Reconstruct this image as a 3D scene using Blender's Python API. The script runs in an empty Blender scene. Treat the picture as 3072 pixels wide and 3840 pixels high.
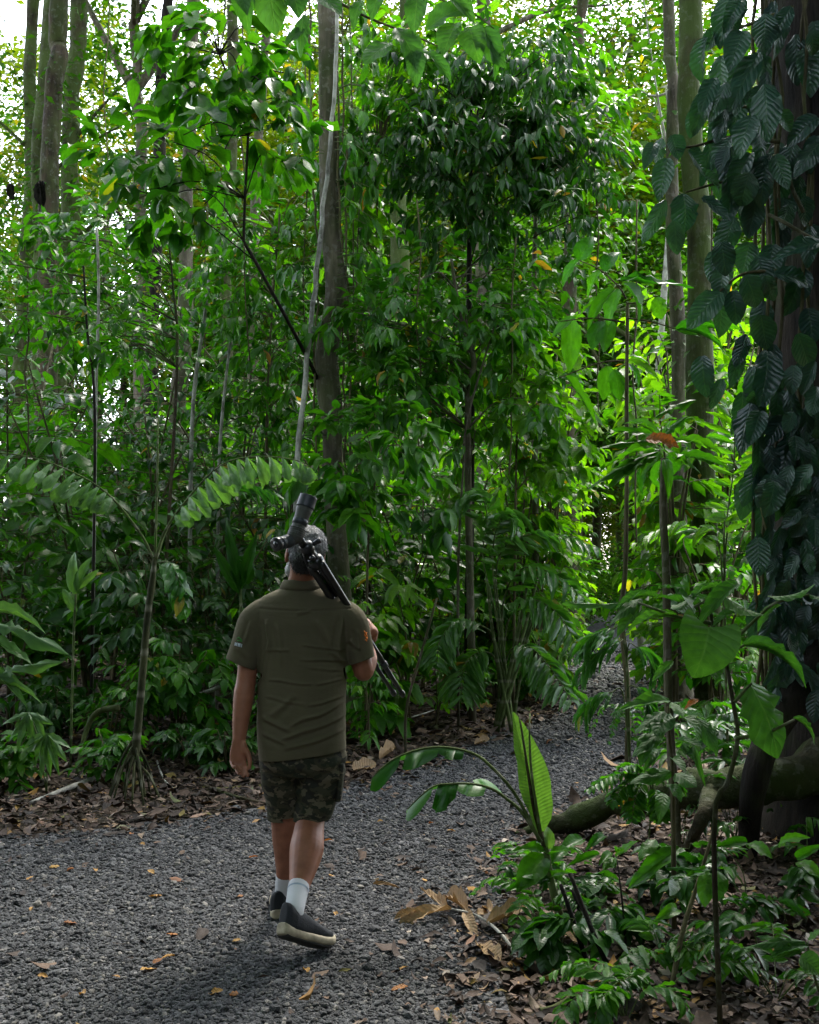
import bpy, math, random
import numpy as np
from mathutils import Matrix, Vector, noise as mnoise

# ------------------------------------------------------------------ camera, sky, sun, exposure
scene = bpy.context.scene
FPX, CX, CY, HEYE = 4200.0, 1536.0, 1920.0, 1.58
TILT = math.atan(210 / FPX)
cam_data = bpy.data.cameras.new('camera')
cam = bpy.data.objects.new('camera', cam_data)
scene.collection.objects.link(cam)
cam.location = (0, 0, HEYE)
cam.rotation_euler = (math.pi / 2 + TILT, 0, 0)
cam_data.sensor_fit = 'VERTICAL'
cam_data.sensor_height = 36.0
cam_data.sensor_width = 28.8
cam_data.lens = FPX / 3840 * 36.0
cam_data.clip_end = 900
cam_data.dof.use_dof = False
scene.camera = cam

SUN_EL, SUN_AZ = math.radians(55), math.radians(20)     # azimuth measured from +Y towards +X
world = bpy.data.worlds.new('World'); scene.world = world
world.use_nodes = True
wn = world.node_tree; wn.nodes.clear()
sky = wn.nodes.new('ShaderNodeTexSky'); sky.sky_type = 'NISHITA'; sky.sun_disc = False
sky.sun_elevation = SUN_EL; sky.sun_rotation = SUN_AZ
sky.dust_density = 2.0; sky.air_density = 1.0; sky.ozone_density = 1.0
hs = wn.nodes.new('ShaderNodeHueSaturation'); hs.inputs['Saturation'].default_value = 0.45
bgn = wn.nodes.new('ShaderNodeBackground'); bgn.inputs['Strength'].default_value = 0.15
wo = wn.nodes.new('ShaderNodeOutputWorld')
wn.links.new(sky.outputs[0], hs.inputs['Color']); wn.links.new(hs.outputs[0], bgn.inputs['Color'])
wn.links.new(bgn.outputs[0], wo.inputs['Surface'])

sd = bpy.data.lights.new('sun', 'SUN'); sd.energy = 1.1; sd.angle = math.radians(14); sd.color = (1.0, 0.95, 0.86)
sun = bpy.data.objects.new('sun', sd); scene.collection.objects.link(sun)
sdir = Vector((math.sin(SUN_AZ) * math.cos(SUN_EL), math.cos(SUN_AZ) * math.cos(SUN_EL), math.sin(SUN_EL)))
sun.rotation_euler = (-sdir).to_track_quat('-Z', 'Y').to_euler()
sun.location = (0, 0, 30)

vs = scene.view_settings
vs.view_transform = 'Standard'; vs.look = 'None'; vs.gamma = 1.0; vs.use_curve_mapping = False
vs.exposure = 2.8
scene.render.engine = 'CYCLES'
scene.cycles.use_denoising = True
scene.cycles.max_bounces = 7; scene.cycles.diffuse_bounces = 4; scene.cycles.glossy_bounces = 2
scene.cycles.transmission_bounces = 4; scene.cycles.transparent_max_bounces = 4
scene.cycles.caustics_reflective = False; scene.cycles.caustics_refractive = False
scene.cycles.sample_clamp_indirect = 6.0

# ------------------------------------------------------------------ helpers
rng = np.random.default_rng(11)
random.seed(5)
COL = scene.collection
def reseed(k):
    global rng
    rng = np.random.default_rng(k); random.seed(k)
CT, ST = math.cos(TILT), math.sin(TILT)
S = 3072 / 1725.0

def P(x, y, d):
    """point at forward distance d seen at the photograph's position x, y (1725-wide copy)"""
    xc = (x * S - CX) / FPX; yu = -(y * S - CY) / FPX
    Y = CT - ST * yu; Z = ST + CT * yu
    k = d / Y
    return np.array((xc * k, d, HEYE + Z * k))

def G(x, y, z=0.0):
    xc = (x * S - CX) / FPX; yu = -(y * S - CY) / FPX
    Y = CT - ST * yu; Z = ST + CT * yu
    k = (z - HEYE) / Z
    return np.array((xc * k, Y * k, z))

def project(p):
    p = np.asarray(p, float)
    rel = p - np.array((0, 0, HEYE))
    fwd = rel[..., 1] * CT + rel[..., 2] * ST
    up = -rel[..., 1] * ST + rel[..., 2] * CT
    fw = np.maximum(fwd, 0.05)
    return (CX + FPX * rel[..., 0] / fw) / S, (CY - FPX * up / fw) / S, fwd

def unit(v):
    v = np.asarray(v, float)
    return v / np.maximum(np.linalg.norm(v, axis=-1, keepdims=True), 1e-9)

ORD = ('first second third fourth fifth sixth seventh eighth ninth tenth eleventh twelfth thirteenth fourteenth fifteenth sixteenth seventeenth eighteenth nineteenth twentieth '
       'twenty-first twenty-second twenty-third twenty-fourth twenty-fifth twenty-sixth twenty-seventh twenty-eighth twenty-ninth thirtieth').split() + ['thirty-%s' % w for w in 'first second third fourth fifth sixth seventh eighth ninth'.split()] + ['fortieth'] + ['forty-%s' % w for w in 'first second third fourth fifth sixth seventh eighth ninth'.split()] + ['fiftieth'] + ['fifty-%s' % w for w in 'first second third fourth fifth sixth seventh eighth ninth'.split()] + ['sixtieth'] + ['sixty-%s' % w for w in 'first second third fourth fifth sixth seventh eighth ninth'.split()] + ['seventieth'] + ['seventy-%s' % w for w in 'first second third fourth fifth sixth seventh eighth ninth'.split()] + ['eightieth'] + ['eighty-%s' % w for w in 'first second third fourth fifth sixth seventh eighth ninth'.split()]
LATER = []
def ordinal_labels(key, items):
    """items: (sort value, object, text with {} for the ordinal)"""
    for k, (v, o, t) in enumerate(sorted(items, key=lambda q: q[0])): o['label'] = t.format(ORD[min(k, len(ORD) - 1)])

def tag(o, label=None, cat=None, group=None, kind=None):
    if label: o['label'] = label
    if cat: o['category'] = cat
    if group: o['group'] = group
    if kind: o['kind'] = kind
    return o

def thing(name, label, cat, loc=(0, 0, 0), group=None):
    o = bpy.data.objects.new(name, None); COL.objects.link(o)
    o.location = tuple(float(c) for c in loc); o.empty_display_size = 0.1
    return tag(o, label, cat, group)

def mk_mesh(name, V, Q, UV=None, mat=None, smooth=True):
    V = np.ascontiguousarray(V, np.float32); Q = np.ascontiguousarray(Q, np.int32)
    me = bpy.data.meshes.new(name); k = Q.shape[1]
    me.vertices.add(len(V)); me.vertices.foreach_set('co', V.ravel())
    me.loops.add(Q.size); me.loops.foreach_set('vertex_index', Q.ravel())
    me.polygons.add(len(Q)); me.polygons.foreach_set('loop_start', np.arange(0, Q.size, k, dtype=np.int32))
    if UV is not None:
        l = me.uv_layers.new(name='UVMap')
        l.data.foreach_set('uv', np.ascontiguousarray(UV[Q.ravel()], np.float32).ravel())
    if smooth: me.polygons.foreach_set('use_smooth', np.ones(len(Q), bool))
    if mat: me.materials.append(mat)
    me.update(calc_edges=True)
    return me

def add(name, me, parent=None, loc=None):
    o = bpy.data.objects.new(name, me); COL.objects.link(o)
    if parent is not None:
        o.parent = parent
    if loc is not None: o.location = tuple(float(c) for c in loc)
    return o

class MB:
    """collects quads of one part"""
    def __init__(s): s.V = []; s.Q = []; s.U = []; s.n = 0
    def add(s, V, Q, U=None):
        V = np.asarray(V, float); s.V.append(V); s.Q.append(np.asarray(Q) + s.n)
        s.U.append(np.zeros((len(V), 2)) if U is None else U); s.n += len(V)
        return s
    def tube(s, pts, rad, sides=8, cap=True, rough=0.0):
        V, Q, U = tube(pts, rad, sides, cap, rough); return s.add(V, Q, U)
    def mesh(s, name, mat=None, off=(0, 0, 0), smooth=True):
        return mk_mesh(name, np.concatenate(s.V) - np.asarray(off), np.concatenate(s.Q), np.concatenate(s.U), mat, smooth)
    def obj(s, name, mat, parent=None, smooth=True):
        off = np.array(parent_loc(parent)) if parent is not None else (0, 0, 0)
        return add(name, s.mesh(name, mat, off, smooth), parent)

def parent_loc(o):
    l = np.zeros(3)
    while o is not None:
        l += np.array(o.location); o = o.parent
    return l

def smooth_path(pts, n=12):
    """Catmull-Rom through the points (any width of row)"""
    p = np.asarray(pts, float)
    if len(p) < 3:
        t = np.linspace(0, 1, n)[:, None]; return p[0] * (1 - t) + p[-1] * t
    q = np.vstack([2 * p[0] - p[1], p, 2 * p[-1] - p[-2]])
    out = []
    m = len(p) - 1
    for u in np.linspace(0, m - 1e-6, n):
        i = int(u); t = u - i
        a, b, c, d = q[i], q[i + 1], q[i + 2], q[i + 3]
        out.append(0.5 * (2 * b + (c - a) * t + (2 * a - 5 * b + 4 * c - d) * t * t + (3 * b - a - 3 * c + d) * t ** 3))
    return np.array(out)

def tube(pts, rad, sides=8, cap=True, rough=0.0):
    pts = np.asarray(pts, float); n = len(pts)
    rad = np.broadcast_to(np.asarray(rad, float), (n,)).copy()
    if cap:
        d0 = unit(pts[1] - pts[0]); d1 = unit(pts[-1] - pts[-2])
        pts = np.vstack([pts[0] - d0 * rad[0] * 0.05, pts, pts[-1] + d1 * rad[-1] * 0.25]); rad = np.r_[rad[0] * 0.02, rad, rad[-1] * 0.02]
        n += 2
    tg = unit(np.gradient(pts, axis=0))
    ref = np.array((1.0, 0.13, 0.07)) if abs(tg[0][0]) < 0.8 else np.array((0.1, 1.0, 0.2))
    x = unit(ref - tg[0] * ref.dot(tg[0])); xs = [x]
    for i in range(1, n):
        x = xs[-1] - tg[i] * xs[-1].dot(tg[i]); xs.append(unit(x))
    xs = np.array(xs); ys = np.cross(tg, xs)
    a = np.arange(sides) / sides * 2 * math.pi
    r = rad[:, None] * (1 + rough * rng.uniform(-1, 1, (n, sides)))
    V = pts[:, None, :] + (np.cos(a)[None, :, None] * xs[:, None, :] + np.sin(a)[None, :, None] * ys[:, None, :]) * r[:, :, None]
    i, j = np.meshgrid(np.arange(n - 1), np.arange(sides), indexing='ij')
    i = i.ravel(); j = j.ravel(); k = (j + 1) % sides
    Q = np.stack([i * sides + j, i * sides + k, (i + 1) * sides + k, (i + 1) * sides + j], 1)
    U = np.stack([np.tile(a / (2 * math.pi), n), np.repeat(np.arange(n) / n, sides)], 1)
    return V.reshape(-1, 3), Q, U

# ------------------------------------------------------------------ leaf shapes
def wshape(kind, u):
    if kind == 'ovate': w = u ** 0.55 * (1 - u) ** 0.85 * 1.0
    elif kind == 'lance': w = u ** 0.75 * (1 - u) ** 1.0
    elif kind == 'obovate': w = u ** 0.95 * (1 - u) ** 0.5
    elif kind == 'oblong': w = np.minimum(1, u * 5) ** 0.5 * np.minimum(1, (1 - u) * 3.2) ** 0.65
    elif kind == 'heart': w = (u + 0.16) ** 0.45 * (1 - u) ** 0.75
    elif kind == 'ellip': w = np.sin(math.pi * u ** 0.85) ** 0.62 * (1 - 0.25 * u)
    elif kind == 'blade': w = np.minimum(1, u * 7) ** 0.7 * (1 - u) ** 0.5
    elif kind == 'wedge': w = (0.12 + u) * np.where(u > 0.86, (1 - u) / 0.14, 1) ** 0.5
    else: w = np.sin(math.pi * u)
    return w / w.max()

def leaf_tmpl(kind='ovate', n=5, c=3, bend=0.6, fold=0.18, wave=0.0, twist=0.0, seed=0):
    """unit leaf: length 1 along +Y, total width 1 along X, face up"""
    r = np.random.default_rng(seed)
    u = np.linspace(0, 1, n + 1); uu = u.copy(); uu[0] = 0.015 if kind != 'heart' else 0.0; uu[-1] = 0.985
    w = wshape(kind, uu) * 0.5; w[-1] = min(w[-1], 0.03)
    th = bend * (u - 0.15); dy = np.cos(th); dz = -np.sin(th)
    y = np.r_[0, np.cumsum((dy[1:] + dy[:-1]) / 2)] / n; z = np.r_[0, np.cumsum((dz[1:] + dz[:-1]) / 2)] / n
    s = np.linspace(-1, 1, c)
    V = np.zeros((n + 1, c, 3)); UV = np.zeros((n + 1, c, 2))
    for i in range(n + 1):
        V[i, :, 0] = s * w[i]; V[i, :, 1] = y[i]
        V[i, :, 2] = z[i] + fold * np.abs(s) * w[i] + wave * np.abs(s) * w[i] * r.uniform(-1, 1, c) + twist * s * w[i] * (u[i] - .3)
        if kind == 'heart':
            V[i, :, 1] += -0.20 * np.abs(s) ** 1.5 * (1 - u[i]) ** 4
        UV[i, :, 0] = u[i]; UV[i, :, 1] = s * 0.5 + 0.5
    i, j = np.meshgrid(np.arange(n), np.arange(c - 1), indexing='ij'); i = i.ravel(); j = j.ravel()
    Q = np.stack([i * c + j, i * c + j + 1, (i + 1) * c + j + 1, (i + 1) * c + j], 1)
    return V.reshape(-1, 3), Q, UV.reshape(-1, 2)

def far_tmpl():
    V = np.array([(0, 0, 0), (0.5, 0.45, 0.06), (0, 1, -0.12), (-0.5, 0.45, 0.06)], float)
    return V, np.array([[0, 1, 2, 3]]), np.array([(0, .5), (.45, 1), (1, .5), (.45, 0)], float)

TM = {}
def tmpl(kind):
    """variants of a leaf kind"""
    if kind not in TM:
        base, _, q = kind.partition(':')
        if base == 'far': TM[kind] = [far_tmpl()]
        else:
            n, c = {'': (5, 3), 'lo': (3, 3), 'hi': (10, 5)}[q]
            TM[kind] = [leaf_tmpl(base, n, c, b, f, wv, tw, k) for k, (b, f, wv, tw) in enumerate(
                [(0.35, 0.25, .1, .1), (0.8, 0.15, .15, -.2), (1.15, 0.3, .12, .25), (0.55, -0.12, .2, -.1), (0.15, 0.1, .18, .3)])]
    return TM[kind]

LM = {}
def leaf_mesh(kind, mat, v):
    k = (kind, mat.name, v)
    if k not in LM:
        V, Q, U = tmpl(kind)[v]; LM[k] = mk_mesh('leaf', V, Q, U, mat)
    return LM[k]

def frames(D, U):
    D = unit(D); X = np.cross(D, U); bad = np.linalg.norm(X, axis=-1) < 1e-4
    if bad.any(): X[bad] = np.cross(D[bad], np.array((0.3, 0.9, 0.1)))
    X = unit(X); Z = np.cross(X, D)
    return X, D, Z

def leaves_np(kind, pos, D, U, L, W, off=(0, 0, 0)):
    """all leaves in one set of arrays"""
    ts = tmpl(kind); X, D, Z = frames(D, U); N = len(pos)
    Vs, Qs, Us = [], [], []; n0 = 0
    var = rng.integers(0, len(ts), N)
    for t in range(len(ts)):
        m = np.where(var == t)[0]
        if not len(m): continue
        V, Q, UV = ts[t]; k = len(V)
        A = (V[None, :, 0, None] * (X[m] * W[m, None])[:, None, :] + V[None, :, 1, None] * (D[m] * L[m, None])[:, None, :]
             + V[None, :, 2, None] * (Z[m] * L[m, None])[:, None, :] + (pos[m] - off)[:, None, :])
        Vs.append(A.reshape(-1, 3)); Qs.append((Q[None] + (np.arange(len(m)) * k)[:, None, None] + n0).reshape(-1, Q.shape[1]))
        Us.append(np.tile(UV, (len(m), 1))); n0 += k * len(m)
    return np.concatenate(Vs), np.concatenate(Qs), np.concatenate(Us)

class Leaves:
    def __init__(s): s.p = []; s.d = []; s.u = []; s.l = []; s.w = []
    def add(s, p, d, u, l, w): s.p.append(p); s.d.append(d); s.u.append(u); s.l.append(l); s.w.append(w)
    def arr(s): return (np.array(s.p, float).reshape(-1, 3), unit(np.array(s.d, float).reshape(-1, 3)), np.array(s.u, float).reshape(-1, 3), np.array(s.l, float), np.array(s.w, float))

NIND = [0]
def put_leaves(root, lv, kind, mat, nind=300, lo=None, part='leaf', rest='foliage'):
    """the nind leaves that show largest become parts of their own, the others one joined part"""
    p, D, U, L, W = lv.arr()
    if not len(p): return
    off = parent_loc(root)
    x, y, f = project(p)
    vis = (x > -60) & (x < 1785) & (y > -60) & (y < 2220) & (f > 0.5)
    score = np.where(vis, L / np.maximum(f, .3) * rng.uniform(0.6, 1.4, len(L)), -1)
    order = np.argsort(-score)
    ind = [i for i in order[:nind] if score[i] > 0]
    rest_i = np.setdiff1d(np.arange(len(p)), np.array(ind, int))
    X, Dn, Z = frames(D, U)
    nv = len(tmpl(kind))
    for i in ind:
        o = bpy.data.objects.new(part, leaf_mesh(kind, mat, int(rng.integers(0, nv))))
        COL.objects.link(o); o.parent = root
        q = p[i] - off; a = X[i] * W[i]; b = Dn[i] * L[i]; c = Z[i] * L[i]
        o.matrix_basis = Matrix(((a[0], b[0], c[0], q[0]), (a[1], b[1], c[1], q[1]), (a[2], b[2], c[2], q[2]), (0, 0, 0, 1)))
    NIND[0] += len(ind)
    if len(rest_i):
        V, Q, UV = leaves_np(lo or kind, p[rest_i], D[rest_i], U[rest_i], L[rest_i], W[rest_i], off)
        tag(add(rest, mk_mesh(rest, V, Q, UV, mat), root), kind='stuff')
# ------------------------------------------------------------------ materials
class NT:
    def __init__(s, name):
        s.m = bpy.data.materials.new(name); s.m.use_nodes = True
        s.t = s.m.node_tree; s.t.nodes.clear()
        s.out = s.n('ShaderNodeOutputMaterial')
    def n(s, typ, **kw):
        nd = s.t.nodes.new(typ)
        for k, v in kw.items():
            if hasattr(nd, k): setattr(nd, k, v)
        return nd
    def l(s, a, b): s.t.links.new(a, b)
    def math(s, op, a, b=None, c=None):
        nd = s.n('ShaderNodeMath'); nd.operation = op
        for i, v in enumerate((a, b, c)):
            if v is None: continue
            if isinstance(v, (int, float)): nd.inputs[i].default_value = v
            else: s.l(v, nd.inputs[i])
        return nd.outputs[0]
    def mix(s, f, a, b, mode='MIX'):
        nd = s.n('ShaderNodeMix'); nd.data_type = 'RGBA'; nd.blend_type = mode
        for sock, v in ((nd.inputs[0], f), (nd.inputs[6], a), (nd.inputs[7], b)):
            if isinstance(v, (int, float)): sock.default_value = v
            elif isinstance(v, tuple): sock.default_value = (*v, 1) if len(v) == 3 else v
            else: s.l(v, sock)
        return nd.outputs[2]
    def ramp(s, f, stops, interp='LINEAR'):
        nd = s.n('ShaderNodeValToRGB'); r = nd.color_ramp; r.interpolation = interp
        while len(r.elements) > 1: r.elements.remove(r.elements[-1])
        r.elements[0].position = stops[0][0]; r.elements[0].color = (*stops[0][1], 1)
        for p, c in stops[1:]:
            e = r.elements.new(p); e.color = (*c, 1)
        s.l(f, nd.inputs[0]); return nd.outputs[0]
    def noise(s, vec, scale, detail=4, rough=0.55):
        nd = s.n('ShaderNodeTexNoise'); nd.inputs['Scale'].default_value = scale
        nd.inputs['Detail'].default_value = detail; nd.inputs['Roughness'].default_value = rough
        if vec is not None: s.l(vec, nd.inputs['Vector'])
        return nd.outputs[0]
    def coord(s, which='Object', scale=None):
        c = s.n('ShaderNodeTexCoord').outputs[which]
        if scale is None: return c
        mp = s.n('ShaderNodeMapping'); mp.inputs['Scale'].default_value = scale; s.l(c, mp.inputs[0]); return mp.outputs[0]
    def bump(s, h, strength, dist):
        b = s.n('ShaderNodeBump'); b.inputs['Strength'].default_value = strength; b.inputs['Distance'].default_value = dist
        s.l(h, b.inputs['Height']); return b.outputs[0]
    def bsdf(s, color, rough=0.6, normal=None, spec=0.5, metal=0.0):
        p = s.n('ShaderNodeBsdfPrincipled')
        if isinstance(color, tuple): p.inputs['Base Color'].default_value = (*color, 1)
        else: s.l(color, p.inputs['Base Color'])
        if isinstance(rough, (int, float)): p.inputs['Roughness'].default_value = rough
        else: s.l(rough, p.inputs['Roughness'])
        p.inputs['Specular IOR Level'].default_value = spec; p.inputs['Metallic'].default_value = metal
        if normal is not None: s.l(normal, p.inputs['Normal'])
        return p
    def done(s, shader): s.l(shader, s.out.inputs['Surface']); return s.m

def rnd_out(T):
    oi = T.n('ShaderNodeObjectInfo'); ge = T.n('ShaderNodeNewGeometry')
    a = T.math('MULTIPLY', ge.outputs['Random Per Island'], 7.13)
    return T.math('FRACT', T.math('ADD', a, oi.outputs['Random'])), ge

def leaf_mat(name, c1, c2, trans=0.35, rough=0.4, veins=9, slant=1.0, vein_c=0.25, bump=0.35, yellow=0.012, spec=0.5, tcol=(1.5, 1.9, 0.45), under=1.25, blotch=0.0):
    T = NT(name); r, ge = rnd_out(T)
    stops = [(0.0, c1), (0.55, tuple((a + b) / 2 for a, b in zip(c1, c2))), (1 - yellow - 0.004, c2)]
    if yellow > 0: stops += [(1 - yellow, (0.30, 0.22, 0.02)), (1.0, (0.25, 0.10, 0.02))]
    col = T.ramp(r, stops)
    nz = T.noise(T.coord('Object'), 5.0, 3)
    col = T.mix(1.0, col, T.ramp(nz, [(0.3, (0.72, 0.74, 0.75)), (0.7, (1.22, 1.18, 1.1))]), 'MULTIPLY')
    uv = T.coord('UV'); sp = T.n('ShaderNodeSeparateXYZ'); T.l(uv, sp.inputs[0])
    av = T.math('MULTIPLY', T.math('ABSOLUTE', T.math('SUBTRACT', sp.outputs[1], 0.5)), 2.0)
    mid = T.math('SUBTRACT', 1.0, T.math('MINIMUM', T.math('DIVIDE', av, 0.07), 1.0))
    ph = T.math('SUBTRACT', T.math('MULTIPLY', sp.outputs[0], float(veins)), T.math('MULTIPLY', av, float(slant) * veins * 0.16))
    sn = T.math('ABSOLUTE', T.math('SINE', T.math('MULTIPLY', ph, math.pi)))
    vein = T.math('POWER', T.math('SUBTRACT', 1.0, sn), 6.0)
    lines = T.math('MAXIMUM', mid, T.math('MULTIPLY', vein, 0.45))
    col = T.mix(T.math('MULTIPLY', lines, vein_c), col, (0.22, 0.34, 0.12))
    if blotch:
        b = T.noise(T.coord('Object'), 3.1, 5, 0.65)
        col = T.mix(T.math('MULTIPLY', T.math('GREATER_THAN', b, 0.66), blotch), col, (0.28, 0.16, 0.03))
    under_c = T.mix(1.0, col, (under, under, under * 0.95), 'MULTIPLY')
    face = T.mix(ge.outputs['Backfacing'], col, under_c)
    h = T.math('SUBTRACT', T.math('POWER', sn, 0.6), T.math('MULTIPLY', mid, 0.8))
    nrm = T.bump(h, bump, 0.012)
    rg = T.math('ADD', rough - 0.08, T.math('MULTIPLY', nz, 0.2))
    p = T.bsdf(face, rg, nrm, spec)
    tr = T.n('ShaderNodeBsdfTranslucent'); T.l(T.mix(1.0, col, tcol, 'MULTIPLY'), tr.inputs[0]); T.l(nrm, tr.inputs['Normal'])
    mx = T.n('ShaderNodeMixShader'); mx.inputs[0].default_value = trans
    T.l(p.outputs[0], mx.inputs[1]); T.l(tr.outputs[0], mx.inputs[2])
    return T.done(mx.outputs[0])

def bark_mat(name, c1, c2, moss=0.3, mossc=(0.05, 0.075, 0.015), sc=9.0, stretch=0.18, lichen=0.0, bump=0.8, rings=0.0):
    T = NT(name)
    v = T.coord('Object', (1, 1, stretch)); v2 = T.coord('Object')
    a = T.noise(v, sc, 6, 0.65); b = T.noise(v2, 2.3, 4)
    col = T.ramp(a, [(0.38, c1), (0.62, c2)])
    lf = T.noise(T.coord('Object', (1, 1, 0.22)), 4.5, 4, 0.6)
    col = T.mix(1.0, col, T.ramp(lf, [(0.32, (0.5, 0.5, 0.5)), (0.68, (1.35, 1.33, 1.28))]), 'MULTIPLY')
    m = T.ramp(b, [(0.62 - moss * 0.5, (0, 0, 0)), (0.82 - moss * 0.4, (1, 1, 1))])
    col = T.mix(T.math('MULTIPLY', m, min(1.0, moss * 1.6)), col, mossc)
    if lichen:
        li = T.noise(v2, 14.0, 3, 0.6)
        col = T.mix(T.math('MULTIPLY', T.ramp(li, [(0.56, (0, 0, 0)), (0.62, (1, 1, 1))]), lichen), col, (0.42, 0.42, 0.38))
    h = a
    if rings:
        wv = T.n('ShaderNodeTexWave'); wv.bands_direction = 'Z'; wv.inputs['Scale'].default_value = rings
        wv.inputs['Distortion'].default_value = 1.5; T.l(v2, wv.inputs[0])
        h = T.math('ADD', a, T.math('MULTIPLY', wv.outputs['Fac'], 0.35))
        col = T.mix(T.math('MULTIPLY', T.ramp(wv.outputs['Fac'], [(0.9, (0, 0, 0)), (1.0, (1, 1, 1))]), 0.5), col, (0.25, 0.24, 0.18))
    p = T.bsdf(col, 0.85, T.bump(h, bump, 0.05), 0.2)
    return T.done(p.outputs[0])

def plain_mat(name, c, rough=0.6, var=0.25, sc=20, bump=0.15, spec=0.4, metal=0.0):
    T = NT(name); n = T.noise(T.coord('Object'), sc, 4)
    col = T.mix(1.0, c, T.ramp(n, [(0.3, (1 - var,) * 3), (0.7, (1 + var,) * 3)]), 'MULTIPLY')
    p = T.bsdf(col, rough, T.bump(n, bump, 0.004), spec, metal); return T.done(p.outputs[0])

M = {}
M['leaf_dark'] = leaf_mat('glossy_dark_leaf', (0.010, 0.052, 0.007), (0.030, 0.105, 0.009), 0.34, 0.31, 9, vein_c=.08, bump=.08, yellow=0.004, spec=0.32)
M['leaf_mid'] = leaf_mat('green_leaf', (0.018, 0.092, 0.006), (0.060, 0.180, 0.008), 0.42, 0.36, 8, vein_c=.08, bump=.08, yellow=0.004, spec=0.28)
M['leaf_fresh'] = leaf_mat('fresh_green_leaf', (0.044, 0.150, 0.006), (0.120, 0.260, 0.010), 0.48, 0.36, 8, vein_c=.12, bump=.15, yellow=0.008, spec=0.28)
M['leaf_lime'] = leaf_mat('lime_leaf', (0.072, 0.190, 0.006), (0.19, 0.31, 0.010), 0.58, 0.4, 8, vein_c=.15, bump=.15, yellow=0.03, spec=0.28)  # bright yellow-green puts the glow of backlighting into the leaf colour
M['leaf_blue'] = leaf_mat('climber_leaf', (0.009, 0.034, 0.036), (0.026, 0.078, 0.052), 0.2, 0.30, 9, 1.5, 0.10, 0.3, 0.0, spec=0.6, blotch=.2)  # blue of the reflected sky is mixed into the base colour
M['leaf_big'] = leaf_mat('large_velvety_leaf', (0.032, 0.105, 0.022), (0.058, 0.155, 0.028), 0.38, 0.5, 7, 1.6, 0.16, 0.25, 0.0, blotch=0.35, spec=.35)
M['leaf_palm'] = leaf_mat('palm_leaflet', (0.018, 0.090, 0.012), (0.042, 0.145, 0.016), 0.3, 0.34, 2, 0.0, 0.3, 0.3, 0.006, spec=.35)
M['leaf_pale'] = leaf_mat('pale_palm_leaflet', (0.075, 0.165, 0.058), (0.115, 0.215, 0.080), 0.3, 0.38, 2, 0.0, 0.25, 0.3, 0.0, spec=.4)
M['leaf_banana'] = leaf_mat('banana_leaf', (0.095, 0.185, 0.05), (0.13, 0.235, 0.07), 0.36, 0.45, 34, 0.4, 0.3, 0.3, 0.0, spec=.35)
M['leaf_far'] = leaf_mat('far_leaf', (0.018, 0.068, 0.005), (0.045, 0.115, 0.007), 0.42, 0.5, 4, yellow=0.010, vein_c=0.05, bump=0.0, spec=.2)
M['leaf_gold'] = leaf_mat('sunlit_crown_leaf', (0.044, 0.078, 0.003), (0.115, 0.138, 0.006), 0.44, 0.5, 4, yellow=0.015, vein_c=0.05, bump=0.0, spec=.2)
M['leaf_orange'] = leaf_mat('dry_orange_leaf', (0.22, 0.075, 0.012), (0.34, 0.13, 0.02), 0.25, 0.6, 8, yellow=0.0, tcol=(1.4, 1.1, 0.6))
M['leaf_tan'] = leaf_mat('dry_tan_leaf', (0.20, 0.125, 0.06), (0.34, 0.23, 0.12), 0.15, 0.7, 10, yellow=0.0, tcol=(1.2, 1.0, 0.7))
M['bark_brown'] = bark_mat('brown_bark', (0.022, 0.016, 0.009), (0.066, 0.050, 0.029), 0.40, lichen=0.08)  # brown, mossy and grey bark darkened to carry the trunks' backlit shade
M['bark_moss'] = bark_mat('mossy_bark', (0.018, 0.014, 0.008), (0.052, 0.042, 0.022), 0.62, lichen=0.06)
M['bark_grey'] = bark_mat('grey_bark', (0.050, 0.042, 0.030), (0.14, 0.12, 0.088), 0.40, lichen=0.12)
M['bark_pale'] = bark_mat('pale_lichen_bark', (0.20, 0.19, 0.165), (0.46, 0.45, 0.41), 0.10, lichen=0.5, sc=14, stretch=0.6, bump=0.3)
M['bark_dark'] = bark_mat('dark_bark', (0.006, 0.005, 0.004), (0.026, 0.020, 0.015), 0.2, sc=12)  # dark bark, deepened to carry the canopy shade on the climber trunk
M['twig'] = bark_mat('twig_bark', (0.05, 0.042, 0.022), (0.13, 0.115, 0.06), 0.3, sc=30, bump=0.3)
M['stem_green'] = bark_mat('green_stem', (0.045, 0.07, 0.02), (0.10, 0.14, 0.045), 0.2, sc=20, stretch=0.3, bump=0.25, rings=1.6)
M['log_moss'] = bark_mat('mossy_root', (0.022, 0.017, 0.012), (0.07, 0.055, 0.035), 0.62, (0.030, 0.048, 0.008), sc=16, stretch=1, lichen=.1)

def ground_mat():
    T = NT('forest_soil'); v = T.coord('Object')
    a = T.noise(v, 3.0, 8, 0.7); b = T.noise(v, 26.0, 5, 0.7); c = T.noise(v, 0.35, 3)
    col = T.ramp(b, [(0.3, (0.018, 0.013, 0.009)), (0.5, (0.05, 0.034, 0.022)), (0.7, (0.11, 0.075, 0.048))])
    col = T.mix(T.math('MULTIPLY', a, 0.8), col, (0.035, 0.026, 0.018))
    col = T.mix(T.math('MULTIPLY', T.ramp(c, [(0.45, (0, 0, 0)), (0.7, (1, 1, 1))]), 0.3), col, (0.03, 0.042, 0.012))
    return T.done(T.bsdf(col, 0.9, T.bump(T.math('ADD', a, b), 0.9, 0.03), 0.2).outputs[0])

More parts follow.
